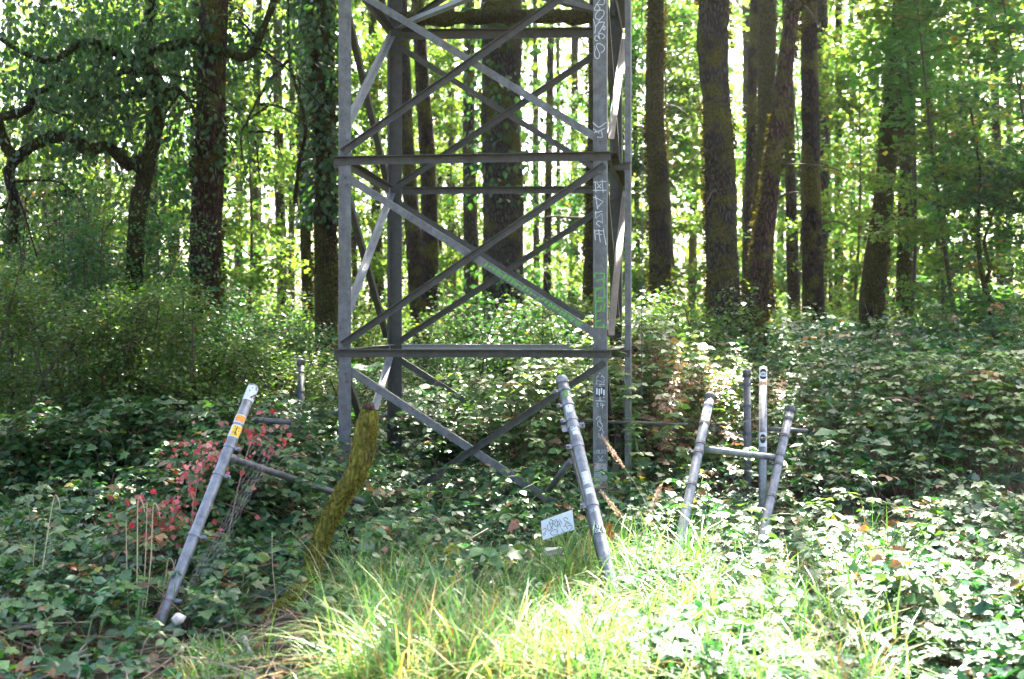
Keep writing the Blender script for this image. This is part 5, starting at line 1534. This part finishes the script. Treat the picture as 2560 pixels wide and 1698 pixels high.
# stump with pale fungus, stick, sprout
s_ = at(455, 1545, 5.62); S_ = empty('small_stump', (s_.x, s_.y, 0)); tag(S_, 'small dark stump topped with a pale fungus, by the foot of the left leaning post', 'stump')
mb = MB(); mb.tube([Vector((s_.x, s_.y, -.05)), Vector((s_.x, s_.y, .06)), s_], [.055, .05, .038], 12, True, .12, 2); mb.build('wood', M_BARK, S_, True)
mb = MB(); mb.tube([s_ + Vector((-.01, -.02, -.02)), s_ + Vector((-.012, -.03, .012)), s_ + Vector((-.01, -.03, .03))], [.020, .028, .010], 9, True, .28, 6); mb.build('fungus', M_FUNGUS, S_, True)
mb = MB(); c = curve3([at(610, 1592, 5.45), at(630, 1640, 5.35), at(660, 1665, 5.3), at(700, 1720, 5.1), at(725, 1770, 5.0)], 5)
mb.tube(c, list(np.linspace(.011, .013, len(c))), 9, True, .12, 8); mb.tube([c[8], c[8] + Vector((.03, 0, .05))], [.006, .003], 5, True)
tag(mb.build('dead_stick', flat_mat('lichen_stick', (.10, .07, .05), .9, .5, 40, (.5, .45, .40)), None, True), 'short lichen-spotted stick poking up at the bottom left of centre', 'stick')
mb = MB(); c = curve3([at(452, 1720, 5.2), at(455, 1680, 5.2), at(455, 1630, 5.2)], 4); mb.tube(c, list(np.linspace(.005, .006, len(c))), 8, True); mb.tube([c[-1] - Vector((0, 0, .01)), c[-1] + Vector((0, 0, .014)), c[-1] + Vector((0, 0, .028))], [.006, .010, .003], 9, True)
tag(mb.build('dry_sprout', M_STRAW, None, True), 'single straw-coloured sprout with a pointed tip at the bottom edge', 'sprout')
mb = MB(); r_ = at(1090 * d / 1.083 - 20, 1370, 7.4)
# lichen log at right edge bottom
q = at(2500, 1610, 5.3); mb = MB(); mb.tube(curve3([q + Vector((-.05, 0, -.12)), q + Vector((-.02, .02, -.02)), q + Vector((.06, .1, .03)), q + Vector((.2, .2, .02))], 4), list(np.linspace(.03, .05, 13)), 10, True, .14, 2)
tag(mb.build('rotten_stick_end', M_BARKR, None, True), 'dark rotten branch end in the leaves at the lower right corner', 'branch')
# rocks / rotting log behind the limb
for (x, y, Y_, r_, lab) in ((760, 1380, 7.6, .05, 'mossy grey stone in the shade left of the bent mossy branch'), (855, 1375, 7.7, .045, 'grey stone in the shade right behind the bent mossy branch')):
    q = at(x, y, Y_); mb = MB(); mb.tube([q + Vector((-.11, 0, 0)), q + Vector((-.05, 0, .012)), q + Vector((.05, 0, .01)), q + Vector((.11, 0, -.01))], [.02, r_, r_, .015], 10, True, .15, int(x)); tag(mb.build('stone', M_DEADW, None, True), lab, 'stone')

# ------------------------------------------------------------------ bramble bushes and vines
def bramble_bush(name, cx, cy, z0, spreadx, height, ncane, label, pal=None, leaf=(.05, .09), dead=.12, berries=0, red=0.0, seed=0, category='bramble'):
    r_ = np.random.default_rng(seed)
    root = empty(name, (cx, cy, 0)); tag(root, label, category)
    mb = MB(); pts = []
    for k in range(ncane):
        a = Vector((cx + r_.normal() * spreadx * .35, cy + r_.normal() * .2, -.02))
        e = Vector((cx + r_.normal() * spreadx * .8, cy + r_.normal() * .4 - .1, z0 + height * r_.uniform(.35, 1.0)))
        m = (a + e) / 2 + Vector((r_.normal() * .12, 0, .30 * height))
        c = curve3([a, m, e, e + Vector((r_.normal() * .15, r_.normal() * .1, -.18))], 6)
        mb.tube(c, list(np.linspace(.0065, .002, len(c))), 5, False)
        pts += [tuple(p) for p in c[5:]]
    mb.build('canes', M_CANE, root)
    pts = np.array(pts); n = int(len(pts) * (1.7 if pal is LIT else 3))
    P0 = pts[r_.integers(0, len(pts), n)] + r_.normal(size=(n, 3)) * .05
    L_ = Leaves(); az = r_.uniform(0, 6.28, n); size = r_.uniform(leaf[0], leaf[1], n)
    col = palette(n, pal or [(.035, .10, .032), (.055, .13, .035)], .3, [(.34, .20, .13), (.42, .27, .19), (.20, .10, .06)], dead * (.7 if dead > .3 else .35), r_)
    tilt = r_.normal(size=(n, 3)) * .35 + np.array([0, -.1, 1.0])
    for j in range(3):
        aa = az + (j - 1) * 1.15
        Dv = np.stack([np.cos(aa), np.sin(aa), np.full(n, -.2)], 1)
        L_.add(P0 + Dv * size[:, None] * .2, Dv, tilt, size * (1.1 if j == 1 else .85), col, T_OVAL, 1.2)
    L_.build('foliage', M_BRAM, root)
    if dead > .3:
        nb = 2600; cl = pts[r_.integers(0, len(pts), 16)]
        q = cl[r_.integers(0, 16, nb)] + r_.normal(size=(nb, 3)) * np.array([.06, .06, .07])
        H_ = Leaves(); H_.add(q, r_.normal(size=(nb, 3)), r_.normal(size=(nb, 3)), r_.uniform(.010, .026, nb), palette(nb, [(.45, .27, .19), (.32, .17, .11), (.55, .38, .28)], .3, None, 0, r_), T_DIA, 1.1)
        H_.build('dried_heads', M_DRY, root)
    if berries:
        bm = MB()
        for _ in range(berries):
            p = Vector(pts[int(r_.integers(0, len(pts)))])
            for _ in range(int(r_.integers(3, 8))):
                q = p + Vector(tuple(r_.normal(size=3) * .025)); rr_ = r_.uniform(.005, .009)
                bm.tube([q - Vector((0, 0, rr_)), q - Vector((0, 0, rr_ * .3)), q + Vector((0, 0, rr_ * .4)), q + Vector((0, 0, rr_))], [rr_ * .4, rr_, rr_ * .95, rr_ * .3], 6, True)
        bm.build('berries', M_BERRY, root)['kind'] = 'stuff'
    return root
LIT = [(.10, .20, .06), (.14, .24, .07), (.16, .24, .09)]  # paler bramble greens, sunlight put into the leaf colour
B = [  # display px x, Y, height, spread, canes, label, berries, dead
 (1230, 9.9, 1.25, .42, 46, 'bramble bush inside the tower before its right back leg, with green oval leaves', 6, .15),
 (1310, 10.0, 1.40, .35, 46, 'bramble bush with a few brown leaves behind the graffiti-covered leg', 14, .2),
 (1455, 10.9, 1.75, .32, 56, 'tall berry-laden bramble climbing the right side of the tower', 30, .12),
 (1500, 10.2, 1.45, .38, 56, 'bramble bush with dried brown flower heads right of the tower rail', 12, .42),
 (1590, 10.8, 1.30, .45, 60, 'sunlit bramble bush between the tower and the leaning frame', 8, .35),
 (1660, 12.0, 1.30, .45, 50, 'pale bramble bush beneath the burl trunk', 0, .2),
 (1790, 12.3, 1.15, .45, 44, 'pale bramble bush beneath the leaning trunk', 0, .25),
 (1900, 11.2, .85, .5, 46, 'low sunlit bramble mound right of the upright stickered post', 0, .2),
 (2010, 11.8, .95, .5, 44, 'low bramble mound before the slanting trunk', 0, .12),
 (2140, 10.9, 1.30, .60, 80, 'green bramble mound in shade at the right, left one of two', 0, .04),
 (2270, 10.4, 1.35, .6, 66, 'green bramble mound in shade nearest the right edge', 0, .05),
 (1040, 10.6, .85, .40, 38, 'low bramble behind the crossing braces of the lowest bay', 0, .08),
 (640, 9.6, 1.0, .42, 44, 'bramble mound around the weathered domed post left of the tower', 0, .1),
 (560, 8.4, .80, .38, 44, 'bramble heaped behind the leaning stickered post, some leaves reddish', 0, .12),
 (330, 9.5, .95, .45, 46, 'shaded bramble mound in front of the left thicket', 0, .05),
 (120, 9.2, .95, .45, 46, 'shaded bramble mound near the left edge', 0, .05),
]
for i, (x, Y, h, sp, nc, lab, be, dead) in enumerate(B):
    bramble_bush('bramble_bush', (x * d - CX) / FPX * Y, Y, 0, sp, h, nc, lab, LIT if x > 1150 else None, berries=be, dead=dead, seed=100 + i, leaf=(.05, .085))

# red-leaved vine climbing by the left post
def red_vine():
    r_ = np.random.default_rng(77)
    root = empty('red_leaved_vine', tuple(at(430, 1350, 6.9)[:2]) + (0,)); tag(root, 'vine with crimson and pink leaves trailing left of the leaning stickered post', 'vine')
    mb = MB(); L_ = Leaves()
    cl = [(330, 1310, 6.7, .05, 26), (365, 1330, 6.7, .05, 34), (345, 1290, 6.75, .03, 12), (395, 1340, 6.75, .05, 40), (420, 1320, 6.8, .05, 36), (450, 1290, 6.85, .05, 32), (465, 1310, 6.85, .04, 28), (390, 1275, 6.8, .04, 14), (440, 1265, 6.9, .04, 18), (470, 1245, 6.9, .05, 18), (480, 1215, 7.0, .05, 22), (495, 1185, 7.0, .04, 26), (515, 1160, 7.1, .04, 24), (505, 1140, 7.1, .04, 20), (525, 1125, 7.15, .04, 16), (480, 1150, 7.1, .04, 14), (640, 1085, 7.6, .05, 26), (660, 1100, 7.6, .05, 20), (615, 1095, 7.6, .04, 12), (690, 1130, 7.7, .05, 10), (560, 1110, 7.3, .04, 10), (735, 1230, 7.8, .06, 6), (620, 1290, 7.2, .05, 4), (380, 1370, 6.6, .05, 12)]
    for (x, y, Y, sdv, n) in cl:
        c = np.array(at(x, y, Y)); n = int(n * 1.15)
        q = c + r_.normal(size=(n, 3)) * np.array([sdv * 2.1, .14, sdv * 1.8])
        Dv = r_.normal(size=(n, 3)) * .6 + np.array([0, -.1, -.6])
        L_.add(q, Dv, r_.normal(size=(n, 3)) * .4 + np.array([0, -.9, .6]), r_.uniform(.020, .044, n), palette(n, [(.52, .06, .08), (.60, .13, .15), (.42, .12, .10), (.60, .24, .20), (.08, .16, .05), (.06, .13, .04), (.30, .06, .05)], .25, None, 0, r_), T_MAPLE)
    P = lambda x, y, Y: at(x, y, Y)
    for c in ([P(500, 1480, 6.6), P(470, 1330, 6.8), P(420, 1300, 6.8), P(335, 1290, 6.7)], [P(490, 1500, 6.6), P(480, 1300, 6.85), P(500, 1190, 7.0), P(530, 1110, 7.2)], [P(560, 1400, 7.0), P(600, 1200, 7.3), P(640, 1090, 7.6), P(700, 1120, 7.7)]):
        c = [Vector(v) for v in c]; c2 = curve3(c, 6); mb.tube(c2, .004, 5, False)
    mb.build('stem', M_CANE, root)
    L_.build('foliage', leaf_mat('leaf_red', .5, .35, .4, (1.3, .8, .7)), root)
red_vine()
# few red leaves at right in the shade
def red2():
    r_ = np.random.default_rng(5); root = empty('red_leaved_vine', tuple(at(2460, 1290, 9.3)[:2]) + (0,)); tag(root, 'small reddish vine in the shaded brambles at the right edge', 'vine')
    L_ = Leaves(); mb = MB()
    for (x, y) in ((2520, 1270), (2545, 1265), (2430, 1270), (2410, 1290), (2400, 1300), (2460, 1260), (2550, 1290)):
        c = np.array(at(x, y, 9.2)); n = 14; L_.add(c + r_.normal(size=(n, 3)) * .07, r_.normal(size=(n, 3)), r_.normal(size=(n, 3)) * .4 + np.array([0, -.8, .6]), r_.uniform(.03, .06, n), palette(n, [(.45, .05, .07), (.35, .09, .07)], .25, None, 0, r_), T_MAPLE)
        b = Vector(tuple(c)); mb.tube([Vector((root.location.x, 9.3, 0)), (Vector((root.location.x, 9.3, 0)) + b) / 2 + Vector((0, 0, .1)), b], .003, 4, False)
    mb.build('stem', M_CANE, root); L_.build('foliage', leaf_mat('leaf_red_dull', .5, .35, .4, (1.3, .8, .7)), root)
red2()

# arching canes
def cane(pts, r0, r1, mat, label, leaves=0, seed=0, pal=None, cat='bramble cane'):
    r_ = np.random.default_rng(seed)
    c = curve3([at(*p) for p in pts], 7); b = c[0]
    root = empty('bramble_cane', (b.x, b.y, 0)); tag(root, label, cat)
    mb = MB(); mb.tube(c, list(np.linspace(r0, r1, len(c))), 8, True)
    for _ in range(len(c) * 2):
        p = c[int(r_.integers(0, len(c)))]; v = Vector(tuple(r_.normal(size=3))).normalized() * .010; mb.tube([p, p + v], [.0016, .0004], 3, False)
    mb.build('stem', mat, root, True)
    if leaves:
        L_ = Leaves(); P0 = np.array([tuple(c[int(k)]) for k in r_.integers(3, len(c), leaves)]) + r_.normal(size=(leaves, 3)) * .03
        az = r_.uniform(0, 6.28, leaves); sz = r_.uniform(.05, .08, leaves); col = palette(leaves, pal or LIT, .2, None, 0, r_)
        for j in range(3):
            aa = az + (j - 1) * 1.1; Dv = np.stack([np.cos(aa), np.sin(aa), np.full(leaves, -.15)], 1)
            L_.add(P0 + Dv * .015, Dv, r_.normal(size=(leaves, 3)) * .2 + np.array([0, 0, 1]), sz, col, T_OVAL, 1.2)
        L_.build('foliage', M_BRAM, root)
cane([(2120, 1790, 4.9), (2030, 1700, 5.1), (1930, 1640, 5.3), (1850, 1605, 5.5), (1760, 1592, 5.7), (1690, 1594, 5.8)], .0055, .003, M_CANE, 'long arching reddish cane crossing the sunlit leaves at bottom right', 5, 1)
cane([(1100, 1698, 5.1), (1115, 1660, 5.2), (1150, 1600, 5.4), (1200, 1530, 5.6), (1250, 1490, 5.8)], .0055, .0025, M_CANE, 'straight reddish cane with a tuft of pale leaves, bottom centre', 6, 2)
cane([(1090, 1690, 5.2), (1060, 1600, 5.4), (1030, 1550, 5.6), (980, 1500, 5.9)], .004, .0015, M_CANE, 'thin red-brown cane slanting left at the bottom centre', 3, 3)
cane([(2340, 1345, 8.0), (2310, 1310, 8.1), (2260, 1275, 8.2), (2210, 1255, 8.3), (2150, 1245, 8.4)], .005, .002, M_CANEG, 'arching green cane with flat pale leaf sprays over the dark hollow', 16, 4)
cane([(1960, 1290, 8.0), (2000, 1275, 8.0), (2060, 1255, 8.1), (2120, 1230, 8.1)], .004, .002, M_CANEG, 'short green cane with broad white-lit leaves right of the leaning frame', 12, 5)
cane([(2300, 1698, 5.3), (2285, 1620, 5.5), (2272, 1560, 5.6), (2300, 1520, 5.7), (2360, 1470, 5.8)], .004, .002, M_CANE, 'kinked thin cane forking upward at lower right', 4, 6)
cane([(800, 1270, 7.6), (815, 1200, 7.7), (800, 1130, 7.8), (765, 1100, 7.8), (730, 1088, 7.8)], .003, .0015, M_CANEG, 'thin pale cane looping over the fallen rail at left', 4, 7)
cane([(1145, 1365, 7.1), (1180, 1345, 7.2), (1220, 1322, 7.3)], .006, .004, M_CANE, 'short bare reddish stick lying in the leaves at centre', 0, 8)
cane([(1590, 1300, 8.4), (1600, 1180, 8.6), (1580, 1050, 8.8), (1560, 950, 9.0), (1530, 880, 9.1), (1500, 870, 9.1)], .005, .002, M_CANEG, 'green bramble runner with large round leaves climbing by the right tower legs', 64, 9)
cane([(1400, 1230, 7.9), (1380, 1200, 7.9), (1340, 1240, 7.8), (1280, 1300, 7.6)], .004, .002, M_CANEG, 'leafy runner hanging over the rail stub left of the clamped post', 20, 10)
cane([(0, 1555, 5.6), (60, 1560, 5.6), (150, 1568, 5.6), (235, 1570, 5.6)], .004, .002, M_GALVD, 'pale bent stem lying over the leaves at the lower left edge', 0, 11, cat='stem')

# dry stalks
for i, (x0, y0, x1, y1, bend, lab) in enumerate([
  (338, 1650, 345, 1255, 1, 'tallest dry grass stalk with drooping tip, left of the leaning post'),
  (352, 1645, 368, 1255, 0, 'straight dry stalk just right of the tallest one'),
  (358, 1560, 383, 1268, 1, 'dry stalk leaning right with a hooked tip in the red leaves'),
  (322, 1640, 315, 1300, 0, 'dry stalk on the left of the tall stalks'),
  (105, 1430, 135, 1245, 1, 'dry hooked stalk near the left edge'),
  (245, 1680, 232, 1400, 0, 'dark straight stem rising before the left leaves'),
  (400, 1520, 420, 1400, 1, 'short dry stalk with a curled tip by the post foot'),
  (95, 1500, 88, 1350, 0, 'short dry stem low at the left edge'),
  (385, 1680, 440, 1400, 0, 'thin yellow stalk crossing the foot of the leaning post'),
  (690, 1500, 680, 1330, 0, 'dry grass stem beside the mossy branch')]):
    Y = 5.9 + .05 * i; a = at(x0, y0, Y); a.z = max(a.z, 0) ; e = at(x1, y1, Y)
    c = [a, (a + e) / 2 + Vector((rng.normal() * .01, 0, 0)), e] + ([e + Vector((.03, -.02, .0)), e + Vector((.045, -.03, -.05))] if bend else [])
    c = curve3(c, 5); mb = MB(); mb.tube(c, list(np.linspace(.0032, .0016, len(c))), 5, True)
    tag(mb.build('dry_stalk', M_STRAW if i != 5 else M_TWIG, None), lab, 'dry stalk', 'dry stalks at the lower left')
# plumed grass stems
for i, (b, m, e, lab) in enumerate([
  ((1640, 1330, 7.0), (1600, 1230, 7.1), (1505, 1092, 7.2), 'pinkish grass plume crossing the sticker notice on the graffiti-covered leg'),
  ((1650, 1420, 6.9), (1600, 1350, 7.0), (1503, 1230, 7.1), 'pinkish grass plume just below the notice on the tower leg'),
  ((1570, 1500, 6.6), (1610, 1330, 6.8), (1652, 1215, 6.9), 'grass plume leaning right between the clamped post and the leaning frame'),
  ((1440, 1500, 6.2), (1370, 1420, 6.3), (1290, 1362, 6.4), 'pale grass plume leaning left beneath the white card'),
  ((1530, 1640, 5.7), (1528, 1600, 5.7), (1527, 1545, 5.7), 'upright pale grass plume in the foreground right of centre'),
]):
    b, m, e = at(*b), at(*m), at(*e); c = curve3([b, m, e], 8); root = empty('plumed_grass_stem', (b.x, b.y, 0)); tag(root, lab, 'grass stem')
    mb = MB(); mb.tube(c, list(np.linspace(.002, .001, len(c))), 5, False); mb.build('stem', M_STRAW, root)
    n = 260; k = rng.uniform(.72, 1.0, n); idx = (k * (len(c) - 1)); P0 = np.array([tuple(c[int(v)].lerp(c[min(int(v) + 1, len(c) - 1)], v % 1)) for v in idx])
    ax_ = np.array((c[-1] - c[-4]).normalized()); wd = .006 * np.sin((k - .72) / .28 * math.pi)[:, None] + .002
    L_ = Leaves(); L_.add(P0 + rng.normal(size=(n, 3)) * wd, ax_ + rng.normal(size=(n, 3)) * .3, rand_dir(n), rng.uniform(.010, .02, n), palette(n, [(.45, .33, .28), (.52, .42, .36)], .2), T_LONG, 1.4)
    L_.build('plume', M_DRY, root)
# fallen big leaves
for (x, y, Y, s_, colr, lab, tilt) in [
  (360, 1680, 5.25, .075, (.42, .36, .32), 'pale dead leaf standing among twigs at the bottom left', (0, -1, .2)),
  (420, 1685, 5.25, .06, (.45, .28, .18), 'curled tan leaf right of the pale dead leaf at the bottom', (.4, -1, .2)),
  (262, 1690, 5.25, .07, (.40, .28, .20), 'flat brown leaf on the soil at the lower left', (0, -.3, 1)),
  (1272, 1315, 7.3, .10, (.35, .16, .12), 'pinkish-brown dead leaf left of the white card', (.2, -1, .5)),
  (1512, 1345, 7.2, .11, (.28, .08, .03), 'rust-brown leaf hanging right of the clamped post', (-.3, -1, .1)),
  (1560, 1378, 7.0, .11, (.45, .30, .10), 'yellow-brown leaf lying right of the clamped post foot', (0, -.4, 1)),
  (2195, 1465, 5.9, .07, (.40, .38, .42), 'grey-lilac dead leaf in the bright leaves at right', (0, -1, .8)),
  (1875, 1475, 6.2, .07, (.55, .50, .55), 'pale lilac dead leaf left in the bright leaves', (0, -1, .8)),
]:
    L_ = Leaves(); p = np.array([tuple(at(x, y, Y))]); L_.add(p, np.array([[.3, -.1, .9]]) if tilt[2] < .5 else np.array([[.6, -.6, .1]]), np.array([tilt], float), [s_], np.array([colr]), T_MAPLE)
    o = L_.build('fallen_leaf', M_DRY); tag(o, lab, 'dead leaf')

# ------------------------------------------------------------------ air
def haze():
    mb = MB(); x0, x1, y0, y1, z0, z1 = -420, 420, -220, 520, -2, 30
    mb.box((x0, y0, z0), (x1 - x0, 0, 0), (0, y1 - y0, 0), (0, 0, z1 - z0))
    m, nt = newmat('air'); v = N(nt, 'ShaderNodeVolumePrincipled', Density=0.00022, Anisotropy=0.6)
    v.inputs['Color'].default_value = (0.93, 0.97, 1.0, 1)
    o = N(nt, 'ShaderNodeOutputMaterial'); nt.links.new(v.outputs[0], o.inputs['Volume'])
    h = mb.build('haze', m); tag(h, 'thin bright air between the trees', 'haze', kind='stuff')
haze()
print('objects', len(bpy.data.objects))
